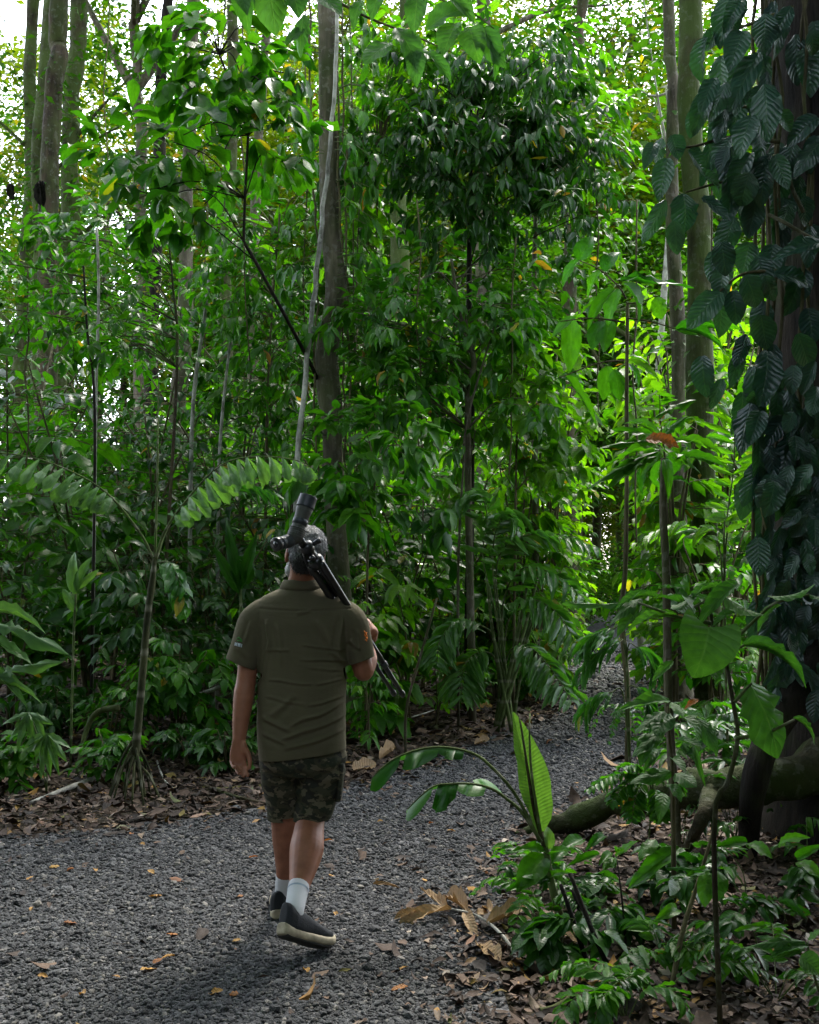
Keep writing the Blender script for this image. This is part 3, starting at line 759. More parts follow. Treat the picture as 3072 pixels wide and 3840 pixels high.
# understorey far away: bushes that close the view under the crowns
its = []
END = [(1238, 33, 1.3), (1262, 36, 1.7), (1282, 40, 2.2), (1330, 33, 1.6), (1345, 30, 1.9), (1318, 38, 2.0), (1300, 46, 2.6), (1275, 48, 3.0), (1225, 29, 1.6), (1250, 42, 2.4)]
LEFT = [(20 + 44 * k, random.uniform(15, 19), random.uniform(3.0, 4.3)) for k in range(15)]
for i in range(64 + len(END) + len(LEFT)):
    d = random.uniform(15.5, 32); x = random.uniform(-1, 1) if i < 50 else random.uniform(-1, -.1)
    X = x * d * 0.42; px = (X / d * FPX + CX) / S
    if i < 64 and (in_poly(np.array([X]), np.array([d]), PATH)[0] or dist_edge(np.array([X]), np.array([d]))[0] < 0.9 or 1230 < px < 1300): continue
    h = random.uniform(1.8, 3.8) * (0.85 if px < 420 else 1.1)
    if i >= 64:
        px, d, h = (END + LEFT)[i - 64]; X = (px * S - CX) / FPX * d
    root = thing('background_bush', 'leafy bush deep in the background between the trunks', 'bush', (X, d, 0), 'bushes deep in the background')
    its.append((px, root, ('rounded' if h < 3 else 'tall') + ' leafy bush deep in the background, {} from the left'))
    lv = Leaves(); mb = MB()
    for s in range(3): mb.tube([(X, d, 0), np.array((X, d, h * .8)) + rdir(.5)], [.03, .01], 5)
    mb.obj('stem', M['twig'], root)
    cen = [np.array((X, d, h * .55)) + rng.normal(0, 1, 3) * (0.65, .5, h * .24) for _ in range(14)]
    clump_cloud(lv, cen, 45, .36, .19, .45)
    p_, D_, U_, L_, W_ = lv.arr()
    V, Q, UV = leaves_np('far', p_, D_, U_, L_, W_, np.array(root.location)); tag(add('foliage', mk_mesh('foliage', V, Q, UV, M[random.choice(['leaf_fresh', 'leaf_mid', 'leaf_far'])]), root), kind='stuff')

ordinal_labels('bush', its)
reseed(105)
# unseen trees added around and behind the photographer: their crowns shade the near path
CANOPY = [(-5.5, 3.2, 12, 4.6, 0), (5.8, 1.5, 12, 4.8, 0), (-3.5, -4, 13, 4.8, 0), (3.5, -4.5, 12, 4.8, 0), (-7.5, 8.5, 11, 4.0, 0), (-2.6, -1.2, 13, 4.6, 0), (6.8, 4.6, 11, 3.4, 0),
          (-9, -3, 8, 4.0, 1), (9, -2, 8, 4.0, 1), (-6, -9, 8, 4.2, 1), (0, -11, 8, 4.6, 1), (6, -9, 8, 4.2, 1), (-9.5, 3.5, 7, 3.2, 1), (8.5, 4.5, 7, 2.8, 1), (-2.5, -14, 9, 4, 1), (6.2, 2.6, 6.5, 2.0, 1), (4.4, 0.2, 7, 2.8, 1), (3.1, 3.0, 9, 2.9, 0), (-5.2, 0.5, 7, 2.8, 1)]
its = []
for k, (x, y, H, rx, low) in enumerate(CANOPY):
    root = thing('unseen_shade_tree', 'x', 'tree', (x, y, 0), 'unseen trees added to shade the near path')
    its.append((math.hypot(x, y), root, 'added shade tree outside the picture, {} nearest to where the photographer stands'))
    MB().tube(smooth_path([(x, y, -.05), (x + .1, y, H * .5), (x, y + .1, H)], 12), np.linspace(.24, .12, 12), 12, True, .05).obj('trunk', M['bark_moss'], root)
    n = 120 if low else 96
    lv = Leaves(); u = unit(rng.normal(0, 1, (n, 3))) * rng.uniform(.1, 1, (n, 1)) ** .5
    c0 = np.array((x, y, H * .52 if low else H)); rad3 = np.array((rx, rx, H * .5 if low else 1.8))
    clump_cloud(lv, list(c0 + u * rad3), 40, .75, .5 if low else .42)
    p_, D_, U_, L_, W_ = lv.arr()
    qx, qy, qf = project(p_); kp = ~((qf > 0) & (qx > -150 - 900 / np.maximum(qf, .3)) & (qx < 1875 + 900 / np.maximum(qf, .3)) & (qy > -120 - 900 / np.maximum(qf, .3)))
    kp &= ~((p_[:, 1] > -2.5) & (np.abs(p_[:, 0]) < 2.8 + .5 * np.maximum(p_[:, 1], 0)) & (p_[:, 2] < 4.2 + .62 * np.maximum(p_[:, 1], 0)))
    p_, D_, U_, L_, W_ = p_[kp], D_[kp], U_[kp], L_[kp], W_[kp]
    V, Q, UV = leaves_np('far', p_, D_, U_, L_, W_, np.array(root.location)); tag(add('crown', mk_mesh('crown', V, Q, UV, M['leaf_mid']), root), kind='stuff')
ordinal_labels('canopy', its)

# ------------------------------------------------------------------ the thicket along the left of the path
def edge_y(X):
    xs = np.array([p[0] for p in L_edge]); ys = np.array([p[1] for p in L_edge])
    return float(np.interp(X, xs, ys))
reseed(106)
GL = 'shrubs of the thicket left of the path'
def thicket():
    # rows: offset behind the path edge, spacing, height, leaf length
    for (o0, o1, step, h0, h1, L, nl, nind) in ((0.9, 1.6, .50, .35, .75, .10, 150, 70), (1.6, 2.8, .55, .8, 1.45, .125, 300, 110), (2.8, 4.2, .62, 1.6, 2.6, .14, 420, 120), (4.2, 6.5, .7, 2.6, 4.2, .165, 560, 110), (6.5, 9.5, .85, 4.0, 5.6, .20, 560, 80)):
        X = -4.8 if o0 < 2 else -5.6
        its = {}; rown = {.9: 'herb row', 1.6: 'second row', 2.8: 'middle row', 4.2: 'tall row', 6.5: 'hindmost row'}[o0]
        while X < 2.3:
            x = X + random.uniform(-.2, .2); y = edge_y(x) + random.uniform(o0, o1) + (0.5 if x < -.6 else 0.0)
            px = (x / y * FPX + CX) / S
            left = px < 640
            if o0 > 1 and 905 < px < 1290 and y < 13.2: X += step; continue
            h = random.uniform(h0, h1) * (1.0 if left else 1.15)
            kind = random.choice(['ovate', 'lance', 'ovate', 'obovate'])
            mat = random.choice(['leaf_dark', 'leaf_mid', 'leaf_mid', 'leaf_dark'] if left else ['leaf_mid', 'leaf_fresh', 'leaf_mid', 'leaf_dark'])
            big = 1.75 if random.random() < .28 and o0 > 1 else 1.0
            if o0 < 1.5:
                lab, nm, gr = 'low leafy herb at the front foot of the left thicket', 'forest_herb', 'herbs along the foot of the left thicket'
            elif left: lab, nm, gr = 'leafy green shrub packed into the thicket left of the walking man', 'understory_shrub', GL
            else: lab, nm, gr = 'leafy green shrub in the thicket between the man and the path bend', 'understory_shrub', 'shrubs between the man and the path bend'
            r_ = shrub(nm, lab, 'shrub' if o0 > 1 else 'herb', (x, y), h, h * random.uniform(.38, .55) + .12, random.randint(3, 5), kind, L * random.uniform(.8, 1.35) * big, {'ovate': .42, 'lance': .27, 'obovate': .42}[kind], mat, int(nl * random.uniform(.8, 1.2) / big ** 1.6), nind, gr, droop=random.uniform(.15, .55), stem_r=.006 + h * .0035, lo='ovate:lo' if kind != 'lance' else 'lance:lo')
            sec = 'left of the man' if left else 'between man and bend'
            its.setdefault(sec, []).append((px, r_, ('large ' if big > 1 else '') + {'lance': 'narrow leaved', 'ovate': 'oval leaved', 'obovate': 'blunt leaved'}[kind] + ' shrub, {} from the left in the ' + rown + ' ' + sec))
            X += step
        for sec in its: ordinal_labels(sec, its[sec])
thicket()
reseed(119)
# ------------------------------------------------------------------ plants one can single out
def crop(x0, y0, sc):
    return lambda x, y: ((x0 + x / sc) / S, (y0 + y / sc) / S)
cA = crop(2000, 0, 1.54); cB = crop(2100, 1000, 1.658); cC = crop(2050, 2100, 1.688); cD = crop(1400, 2600, 1.4375)
cE = crop(0, 1500, 1.347); cF = crop(0, 0, 1.54); cG = crop(2050, 1900, 2.654); cH = crop(2000, 2900, 1.609); cI = crop(1200, 1300, 1.437); cJ = crop(1000, 0, 1.4375)

# --- the tree on the right, wrapped in a big leaved climber
def climber_tree():
    bx, by, R = 2.66, 6.75, 0.46
    root = thing('climber_tree', 'huge dark trunk at the right edge wrapped in large leaves', 'tree', (bx, by, 0))
    path = smooth_path([(bx + .02, by, -.1), (bx - .02, by, .6), (bx - .03, by, 1.6), (bx - .05, by, 4), (bx - .10, by + .1, 9)], 24)
    MB().tube(path, R * np.r_[np.linspace(1.35, 1.05, 5), np.linspace(1.03, .8, 19)], 26, True, .035).obj('trunk', M['bark_dark'], root)
    rp = smooth_path([(*P(1790, 1560, 6.55), .17), (*P(1660, 1640, 6.35), .115), (*P(1545, 1652, 6.35), .105), (*P(1420, 1668, 6.5), .10), (*P(1300, 1690, 6.6), .085), (*P(1190, 1728, 6.7), .055), (*P(1085, 1760, 6.75), .02)], 60)
    lump = 1 + .10 * smooth_path(rng.normal(0, 1, (24, 1)), 60)
    MB().tube(rp[:, :3] + smooth_path(rng.normal(0, .012, (20, 3)), 60), rp[:, 3] * lump[:, 0], 16, True, .07).obj('buttress_root', M['log_moss'], root)
    rp = smooth_path([(*P(1760, 1330, 6.45), .2), (*P(1700, 1430, 6.3), .13), (*P(1640, 1510, 6.2), .09), (*P(1590, 1640, 6.1), .07), (*G(1575, 1800), .05)], 16)
    MB().tube(rp[:, :3], rp[:, 3], 10, True, .06).obj('buttress_root', M['bark_dark'], root)
    rp = smooth_path([(*P(1500, 1665, 6.35), .06), (*P(1480, 1720, 6.0), .04), (*G(1440, 1800), .025)], 10)
    MB().tube(rp[:, :3], rp[:, 3], 8, True, .06).obj('buttress_root', M['log_moss'], root)
    # climber stems
    for k in range(7):
        x0 = random.uniform(1590, 1700)
        pts = [P(x0 + random.uniform(-14, 14), y, 6.27 + .02 * k) for y in np.linspace(-60, 1450, 12)]
        MB().tube(smooth_path(pts, 30), .011, 6).obj('vine', M['twig'], root)
    MB().tube(smooth_path([P(*cA(1390, 900), 6.1), P(*cA(1460, 980), 6.0), P(*cA(1500, 1100), 6.0), P(*cA(1560, 1225), 6.05)], 14), .012, 6).obj('vine', M['bark_grey'], root)
    MB().tube(smooth_path([P(*cA(1360, 1240), 6.1), P(*cA(1460, 1290), 6.0), P(*cA(1560, 1350), 6.0), P(*cA(1660, 1400), 6.05)], 14), .010, 6).obj('vine', M['bark_grey'], root)
    for pp in ([(1500, 40), (1300, 120), (1080, 200), (950, 230)], [(1400, 560), (1250, 620), (1020, 560)], [(1420, 820), (1150, 790), (900, 850), (700, 830)], [(1400, 1000), (1100, 1050), (880, 1110)], [(1480, 1560), (1220, 1580), (1080, 1680)]):
        MB().tube(smooth_path([P(*cA(x, y), 6.25 - .05 * i) for i, (x, y) in enumerate(pp)], 14), np.linspace(.012, .006, 14), 6).obj('vine', M['twig'], root)
    lv = Leaves()
    A = [((1130, -20), (1060, 270), 125), ((1345, 80), (1320, 312), 145), ((1490, 40), (1360, 250), 95), ((1005, 215), (910, 510), 95), ((1300, 305), (1130, 632), 115), ((1340, 485), (1350, 792), 175), ((1120, 478), (1000, 702), 105),
         ((1010, 530), (910, 780), 95), ((1260, 670), (1180, 880), 125), ((1110, 630), (1070, 800), 90), ((800, 780), (850, 920), 105), ((700, 830), (640, 965), 75), ((775, 915), (720, 1152), 110), ((740, 800), (690, 960), 85), ((895, 870), (1012, 1012), 105),
         ((1145, 795), (1010, 960), 85), ((1255, 885), (1120, 1132), 115), ((1370, 890), (1255, 1022), 85), ((1345, 955), (1300, 1205), 110), ((1395, 895), (1470, 1092), 90), ((870, 1118), (892, 1335), 145), ((765, 1155), (640, 1390), 95), ((970, 1010), (1130, 1092), 80),
         ((975, 1140), (1152, 1272), 85), ((1645, 680), (1450, 822), 100), ((1570, 1135), (1575, 1312), 90), ((1665, 1400), (1400, 1452), 105), ((1090, 1395), (1112, 1605), 110), ((815, 1275), (832, 1475), 85), ((1390, 1580), (1632, 1622), 95), ((1225, 1588), (1312, 1795), 140),
         ((1152, 1680), (1185, 1885), 115), ((1082, 1688), (888, 1892), 120), ((1340, 1598), (1412, 1752), 85), ((1190, 0), (1110, 160), 95), ((1180, 60), (1120, 240), 85), ((1210, 180), (1130, 400), 120), ((1230, 450), (1160, 640), 100), ((950, 620), (905, 800), 85), ((1050, 450), (960, 640), 90), ((1290, 1150), (1240, 1380), 120),
         ((1160, 1250), (1085, 1480), 115), ((1130, 1400), (1020, 1560), 80), ((1600, 180), (1640, 340), 90), ((1480, 1180), (1420, 1330), 80), ((1250, 1000), (1180, 1220), 120), ((1130, 850), (1060, 1000), 85), ((1660, 820), (1500, 1000), 100), ((1060, 160), (985, 300), 80), ((1420, 640), (1500, 760), 90)]
    for a, b, w in A:
        d = random.uniform(5.75, 6.15); leaf_at(lv, cA(*a), cA(*b), d, d - random.uniform(-.12, .1), w / 1.54 / S * random.uniform(1.05, 1.35), (random.uniform(-.5, .2), -0.9, .45))
    B = [((885, 555), (900, 835), 125), ((1290, 525), (1282, 852), 175), ((1115, 535), (1060, 755), 105), ((1480, 415), (1562, 642), 125), ((1455, 615), (1440, 795), 90), ((1590, 590), (1490, 802), 95), ((1600, 745), (1572, 915), 95), ((1190, 850), (1090, 1175), 150),
         ((1400, 925), (1280, 1112), 95), ((1300, 1115), (1342, 1325), 100), ((1465, 1055), (1472, 1205), 85), ((1565, 1235), (1430, 1425), 105), ((1335, 1335), (1300, 1560), 135), ((1490, 1515), (1380, 1622), 80), ((1545, 1545), (1430, 1705), 85), ((1585, 1575), (1592, 1742), 85),
         ((1230, 1685), (1240, 1925), 140), ((1545, 1785), (1562, 1922), 75), ((1480, 1795), (1400, 1945), 80), ((1010, 700), (930, 900), 70), ((1250, 900), (1180, 1100), 110), ((1250, 300), (1290, 520), 130), ((1160, 420), (1100, 620), 90), ((1290, 1330), (1210, 1520), 85), ((1590, 900), (1600, 1080), 90), ((1450, 900), (1400, 1040), 75), ((1360, 640), (1400, 800), 80), ((1600, 1900), (1540, 2050), 90), ((1420, 1950), (1340, 2090), 80), ((1500, 2000), (1520, 2140), 80), ((1240, 760), (1170, 900), 90)]
    for a, b, w in B:
        d = random.uniform(5.8, 6.2); leaf_at(lv, cB(*a), cB(*b), d, d - random.uniform(-.12, .1), w / 1.658 / S * random.uniform(1.05, 1.3), (random.uniform(-.5, .2), -0.9, .45))
    # more leaves lying over the trunk and filling the fringe
    for _ in range(105):
        y = random.uniform(-60, 1420); lo = np.interp(y, [0, 300, 500, 700, 900, 1200, 1420], [1530, 1500, 1490, 1520, 1560, 1600, 1620])
        x = lo + (1745 - lo) * random.random() ** (1.7 if y < 700 else .8); d = random.uniform(6.15, 6.4); ln = random.uniform(70, 115)
        leaf_at(lv, (x, y), (x + random.uniform(-35, 25), y + ln), d, d - .02, random.uniform(34, 62), (random.uniform(-.6, .3), -0.9, .4))
    for _ in range(75):
        y = random.uniform(750, 1460); x = random.uniform(1610, 1740); d = random.uniform(6.05, 6.25); ln = random.uniform(45, 90)
        leaf_at(lv, (x, y), (x + random.uniform(-35, 25), y + ln), d, d - .02, random.uniform(22, 40), (random.uniform(-.6, .3), -0.9, .4))
    put_leaves(root, lv, 'ellip:hi', M['leaf_blue'], 300)
    cl = Leaves(); u = unit(rng.normal(0, 1, (70, 3))) * rng.uniform(.1, 1, (70, 1)) ** .5  # crown above the frame, added to shade the right floor
    clump_cloud(cl, list(np.array((bx, by - .3, 9.8)) + u * np.array((3.0, 3.0, 1.3))), 40, .6, .36)
    p_, D_, U_, L_, W_ = cl.arr(); V, Q, UV = leaves_np('far', p_, D_, U_, L_, W_, np.array(root.location))
    tag(add('crown', mk_mesh('crown', V, Q, UV, M['leaf_mid']), root), kind='stuff')
climber_tree()
reseed(120)

# --- the large heart leaved plant in the right foreground
def heart_plant():
    d = 3.7; base = np.array((1.02, 3.75, 0))
    root = thing('large_leaved_plant', 'plant with broad heart shaped leaves in the right foreground', 'plant', base)
    mb = MB().tube(smooth_path([base, P(*cC(1060, 1680), d), P(*cC(1150, 1400), d), P(*cC(1210, 1130), d), P(*cC(1180, 900), d), P(*cC(1130, 620), d), P(*cC(1050, 400), d), P(*cC(1040, 260), d)], 24), np.linspace(.010, .005, 24), 8); mb.obj('stem', M['bark_brown'], root)
    for pts in ([(1040, 400), (830, 360), (580, 270)], [(960, 390), (900, 330), (1000, 260)], [(1130, 560), (1300, 400), (1450, 270), (1660, 220)], [(1160, 580), (1250, 540)], [(1190, 900), (1250, 830), (1300, 780)], [(1200, 1130), (1400, 1090), (1570, 1010)], [(1050, 300), (1130, 240)]):
        MB().tube(smooth_path([P(*cC(*q), d - .02) for q in pts], 10), np.linspace(.007, .004, 10), 6).obj('leaf_stalk', M['stem_green'], root)
    lv = Leaves()
    leaf_at(lv, cC(1025, 425), cC(975, 745), d - .12, d - .2, 224 / 1, (0.05, -1, .35))
    lv.w[-1] = 400 / 1.688 / S * S * (d - .15) / FPX
    put_leaves(root, lv, 'heart:hi', M['leaf_big'], 300)
    lv = Leaves()
    T = [((1290, 780), (1535, 1245), 335, (.35, -1, .5)), ((1235, 545), (1760, 650), 75, (0, -.35, 1)), ((1020, 240), (660, 300), 105, (0, .4, -1)), ((1135, 235), (1365, 375), 135, (0, .45, -1)), ((1400, 225), (1720, 235), 75, (0, .3, -1)),
         ((1215, 155), (945, 335), 105, (.2, -.4, 1)), ((600, 260), (90, 300), 45, (0, .3, -1)), ((600, 245), (395, 365), 85, (-.2, -.6, 1)), ((1100, 170), (850, 205), 50, (0, -.3, 1)), ((690, 158), (890, 205), 34, (0, .3, -1)),
         ((830, 370), (490, 345), 70, (0, -.4, 1)), ((1210, 325), (1050, 392), 55, (0, -.4, 1)), ((900, 250), (820, 345), 150, (0, .5, -1)), ((1000, 600), (1080, 740), 200, (.2, -1, .4)), ((1560, 1000), (1760, 1120), 55, (0, -.3, 1)), ((1660, 215), (1800, 260), 60, (0, .3, -1)), ((1480, 290), (1300, 400), 70, (0, -.4, 1)), ((800, 640), (660, 755), 60, (-.3, -.8, .5)), ((700, 240), (420, 210), 55, (0, -.3, 1)), ((590, 300), (440, 470), 90, (-.3, -.8, .6))]
    for a, b, w, f in T:
        leaf_at(lv, cC(*a), cC(*b), d, d - random.uniform(.0, .12), w / 1.688 / S, f)
    put_leaves(root, lv, 'ovate:hi', M['leaf_big'], 300)
heart_plant()

reseed(121)
# --- slender saplings on the right
def hand_sapling(name, label, stem, d, r0, r1, leaves, cv, scl, kind, mat, bark, extra=None, lo=None, jit=.25, basept=None, face=(0, -.6, .8)):
    pts = [P(x, y, d) for x, y in stem]
    b = np.array((*pts[-1][:2], -.02)) if basept is None else np.array(basept, float)
    root = thing(name, label, 'sapling', (b[0], b[1], 0))
    path = smooth_path(pts + [b], 24)[::-1]
    MB().tube(path, np.linspace(r0, r1, 24), 9, True, .06).obj('trunk', M[bark], root)
    lv = Leaves()
    for a, t, w in leaves:
        dd = d + random.uniform(-jit, jit)
        leaf_at(lv, cv(*a), cv(*t), dd, dd - random.uniform(-.1, .2), w / scl / S, np.array(face) + rng.normal(0, .15, 3))
    if lv.p: put_leaves(root, lv, kind, M[mat], 300)
    if extra: extra(root, path)
    return root
hand_sapling('slender_sapling', 'pale jointed sapling stem with a whorl of drooping leaves on top', [(1399, 965), (1397, 1080), (1403, 1200), (1405, 1330), (1408, 1480), (1415, 1600), (1424, 1760)], 6.05, .026, .020,
    [((620, 1140), (280, 1152), 60), ((610, 1150), (165, 1325), 75), ((600, 1130), (500, 1285), 90), ((690, 1165), (712, 1302), 125), ((690, 1090), (1040, 1088), 75), ((700, 1190), (1040, 1178), 65), ((640, 1080), (685, 950), 60), ((590, 935), (845, 768), 65), ((560, 1180), (300, 1355), 80), ((600, 1200), (440, 1385), 80), ((690, 1330), (835, 1320), 50), ((620, 1080), (430, 880), 65), ((620, 1060), (330, 1000), 60), ((650, 1130), (900, 1240), 80), ((600, 1180), (360, 1260), 60), ((640, 1060), (780, 900), 60), ((600, 1090), (240, 1080), 55), ((640, 1200), (560, 1420), 80), ((650, 1200), (690, 1400), 70)],
    cB, 1.658, 'lance:hi', 'leaf_mid', 'bark_grey')
def orange_leaf():
    root = thing('dead_leaf', 'orange brown dead leaf caught in the sapling whorl on the right', 'leaf', P(*cB(650, 1080), 5.8))
    lv = Leaves(); leaf_at(lv, cB(535, 1075), cB(755, 1082), 5.8, 5.75, 95 / 1.658 / S, (0, -.8, .6)); put_leaves(root, lv, 'oblong:hi', M['leaf_orange'], 5)
    root = thing('dead_leaf', 'small orange dead leaf lodged low among the right hand plants', 'leaf', P(*cC(900, 900), 5.0))
    lv = Leaves(); leaf_at(lv, cC(960, 885), cC(860, 935), 5.0, 5.0, 45 / 1.688 / S, (0, -.6, .8)); put_leaves(root, lv, 'ovate:hi', M['leaf_orange'], 5)
orange_leaf()
def s2_extra(root, path):
    for pts in ([(410, 200), (370, 130), (250, 20), (120, -40)], [(415, 320), (560, 340), (720, 388)], [(405, 345), (200, 320), (0, 340)], [(400, 585), (240, 600), (0, 690)], [(412, 230), (500, 220), (600, 180)]):
        MB().tube(smooth_path([P(*cB(*q), 8.3) for q in pts], 10), np.linspace(.009, .004, 10), 6).obj('branch', M['twig'], root)
hand_sapling('slender_sapling', 'thin straight sapling with large oval leaves before the bright gap', [(1322, 640), (1320, 800), (1320, 1000), (1317, 1200), (1308, 1300), (1322, 1450), (1322, 1615)], 8.5, .026, .013,
    [((395, 110), (585, 335), 190), ((365, 140), (270, 352), 115), ((345, 145), (140, 330), 80), ((300, 190), (85, 265), 80), ((75, 330), (60, 655), 130), ((250, 340), (195, 510), 115), ((310, 330), (270, 525), 105), ((375, 85), (840, 112), 75), ((600, 190), (650, 330), 120), ((720, 388), (1090, 360), 80), ((720, 395), (1100, 440), 70), ((700, 390), (880, 430), 60), ((420, 585), (630, 690), 90), ((415, 600), (530, 740), 70), ((300, 620), (270, 830), 120), ((340, 640), (380, 830), 100), ((0, 690), (180, 690), 60), ((30, 680), (250, 980), 60), ((540, 560), (590, 500), 100), ((430, 560), (560, 590), 90), ((250, 20), (140, 190), 70), ((120, -40), (0, 120), 90), ((120, -40), (200, -220), 120), ((280, 30), (360, -140), 110), ((100, 320), (-60, 430), 90)],
    cB, 1.658, 'ovate:hi', 'leaf_mid', 'twig', s2_extra, jit=.3)

reseed(122)
# --- the banana like plant at the path's right edge
def banana():
    d = 4.93; b = G(*cD(1020, 1265))
    root = thing('heliconia_plant', 'young banana like plant with one upright pale green leaf', 'plant', b)
    MB().tube(smooth_path([b, P(*cD(985, 1120), d), P(*cD(955, 1000), d), P(*cD(935, 860), d), P(*cD(895, 745), d)], 14), np.linspace(.021, .011, 14), 10).obj('stalk', M['stem_green'], root)
    MB().tube(smooth_path([P(*cD(930, 850), d), P(*cD(870, 640), d - .03), P(*cD(835, 430), d - .05), P(*cD(800, 200), d - .04), P(*cD(782, 110), d)], 14), np.linspace(.010, .003, 14), 6).obj('leaf_midrib', M['bark_brown'], root)
    MB().tube(smooth_path([P(*cD(910, 800), d), P(*cD(880, 620), d - .05), P(*cD(850, 400), d - .08), P(*cD(842, 200), d - .06), P(*cD(845, 110), d)], 14), np.linspace(.008, .003, 14), 6).obj('leaf_midrib', M['stem_green'], root)
    lv = Leaves(); leaf_at(lv, cD(893, 745), cD(778, 95), d, d + .02, 165 / 1.4375 / S, (.25, -1, .1))
    lv.add(P(*cD(945, 840), d), P(*cD(945, 700), d) - P(*cD(945, 840), d), (.3, -1, .1), .11, .05)
    put_leaves(root, lv, 'ovate:hi', M['leaf_banana'], 9)
    def blade(mid, segs):
        path = smooth_path([P(*cD(*q), d - .06) for q in mid], 30)
        MB().tube(path, np.linspace(.008, .0025, 30), 6).obj('leaf_midrib', M['stem_green'], root)
        V, Q, U = [], [], []; n = 0; lvq = []
        for (t0, t1, w, dr, sg) in segs:
            m = 7
            for i in range(m + 1):
                t = t0 + (t1 - t0) * i / m; k = min(29, int(t * 29)); q = path[k]; tt = unit(path[min(29, k + 1)] - path[max(0, k - 1)])
                sd = unit(np.cross(tt, (0, 0, 1.0))) * sg
                ww = w * (math.sin(math.pi * min(1, (i + .6) / (m + 1.2))) ** .45)
                for j in range(3):
                    s = j / 2
                    V.append(q + tt * 0.30 * ww * s + (sd * math.cos(dr * (.4 + .6 * s)) - np.array((0, 0, 1)) * math.sin(dr * (.4 + .6 * s))) * ww * s); U.append((t * 1.0, .5 + .5 * s * sg))
            for i in range(m):
                for j in range(2): lvq.append((n + i * 3 + j, n + (i + 1) * 3 + j, n + (i + 1) * 3 + j + 1, n + i * 3 + j + 1))
            n += (m + 1) * 3
        off = np.array(root.location)
        add('leaf_blade', mk_mesh('leaf_blade', np.array(V) - off, np.array(lvq), np.array(U), M['leaf_palm']), root)
    blade([(900, 800), (770, 550), (640, 400), (540, 325), (380, 290), (240, 305), (130, 345), (50, 400), (-5, 455)], [(.42, .53, .06, .5, 1), (.42, .52, .06, .9, -1), (.55, .74, .07, .6, 1), (.55, .72, .085, 1.0, -1), (.74, 1.0, .075, .7, 1), (.74, 1.0, .09, 1.0, -1)])
    blade([(905, 800), (800, 640), (720, 570), (640, 515), (540, 490), (430, 488), (330, 500), (250, 560), (185, 625)], [(.30, .5, .08, -.2, 1), (.42, .60, .075, .6, -1), (.5, .62, .06, .2, 1), (.61, .75, .12, 1.1, -1), (.64, .8, .07, .4, 1), (.76, 1.0, .08, .7, -1), (.8, 1.0, .06, .5, 1)])
    lv = Leaves()
    for a, t, w in (((930, 850), (775, 815), 60), ((925, 880), (775, 1055), 150), ((955, 1015), (725, 1032), 60), ((950, 990), (1050, 960), 45), ((950, 870), (1050, 830), 70), ((960, 1000), (830, 960), 70)):
        leaf_at(lv, cD(*a), cD(*t), d, d - .12, w / 1.4375 / S, (0, -.7, .8))
    put_leaves(root, lv, 'ovate:hi', M['leaf_mid'], 20)
banana()

reseed(123)
# --- dry fallen branch with curled leaves, dead stakes
def dry_branch():
    g = lambda x, y, z=.03: G(*cD(x, y), z)
    root = thing('fallen_branch', 'fallen dry branch with curled tan leaves on the gravel', 'branch', g(640, 1250, 0))
    MB().tube(smooth_path([g(785, 1505, .02), g(745, 1370), g(650, 1260, .05), g(540, 1190, .06), g(410, 1160, .05)], 16), np.linspace(.009, .004, 16), 7).obj('stem', M['bark_pale'], root)
    lv = Leaves()
    for a, t, w in (((420, 1165), (90, 1225), 55), ((400, 1160), (270, 1085), 60), ((505, 1180), (380, 1075), 70), ((500, 1185), (545, 1295), 60), ((560, 1190), (660, 1180), 60), ((640, 1190), (590, 1110), 50), ((615, 1245), (825, 1175), 70), ((250, 1175), (110, 1210), 45)):
        p, q = g(*a, .05), g(*t, .03); l = np.linalg.norm(q - p)
        lv.add(p, q - p, (random.uniform(-.3, .3), -.3, 1), l, w / 1.4375 * 5.0 / FPX)
    LM_key = 'curl'
    TM['curl'] = [leaf_tmpl('oblong', 10, 5, b, f, .10, tw, 40 + k) for k, (b, f, tw) in enumerate([(.5, .22, .3), (-.25, .26, -.3), (.7, .18, .4), (.2, .3, .2)])]
    put_leaves(root, lv, 'curl', M['leaf_tan'], 20)
    for k, (a, t, w, lab) in enumerate((((560, 1360), (685, 1475), 70, 'curled tan dry leaf beside the fallen branch'), ((1010, 1270), (1100, 1370), 80, 'large crumpled dead leaf at the foot of the banana like plant'), ((0, 1030), (150, 1030), 30, 'long flat dry leaf on the gravel behind the fallen branch'))):
        r2 = thing('dry_leaf', lab, 'leaf', g(*a, 0)); l2 = Leaves(); p, q = g(*a, .03), g(*t, .03)
        l2.add(p, q - p, (.2, -.4, .9), np.linalg.norm(q - p), w / 1.4375 * 5 / FPX); put_leaves(r2, l2, 'curl', M['leaf_tan'], 2)
    for k, (pp, lab) in enumerate((([(1010, 1030), (1080, 1230), (1180, 1490)], 'dark dead stake leaning furthest left beside the banana like plant'), ([(1060, 970), (1140, 1180), (1220, 1370), (1310, 1535)], 'tallest dark dead stake leaning right of the banana like plant'), ([(1075, 1060), (1130, 1220), (1210, 1420)], 'shortest dark dead stake, between the two longer ones'))):
        gb = G(*cD(*pp[-1])); r2 = thing('dead_stake', lab, 'stake', gb)
        MB().tube(smooth_path([gb - (0, 0, .03)] + [P(*cD(*q), gb[1] + .0 + .05 * i) for i, q in enumerate(pp[:-1][::-1])], 12), np.linspace(.012, .008, 12), 7, True, .1).obj('stem', M['bark_dark'], r2)
dry_branch()

M['palm_stem'] = bark_mat('dark_palm_stem', (0.022, 0.026, 0.012), (0.065, 0.070, 0.03), 0.2, sc=20, stretch=0.3, bump=0.3, rings=1.1)
reseed(124)
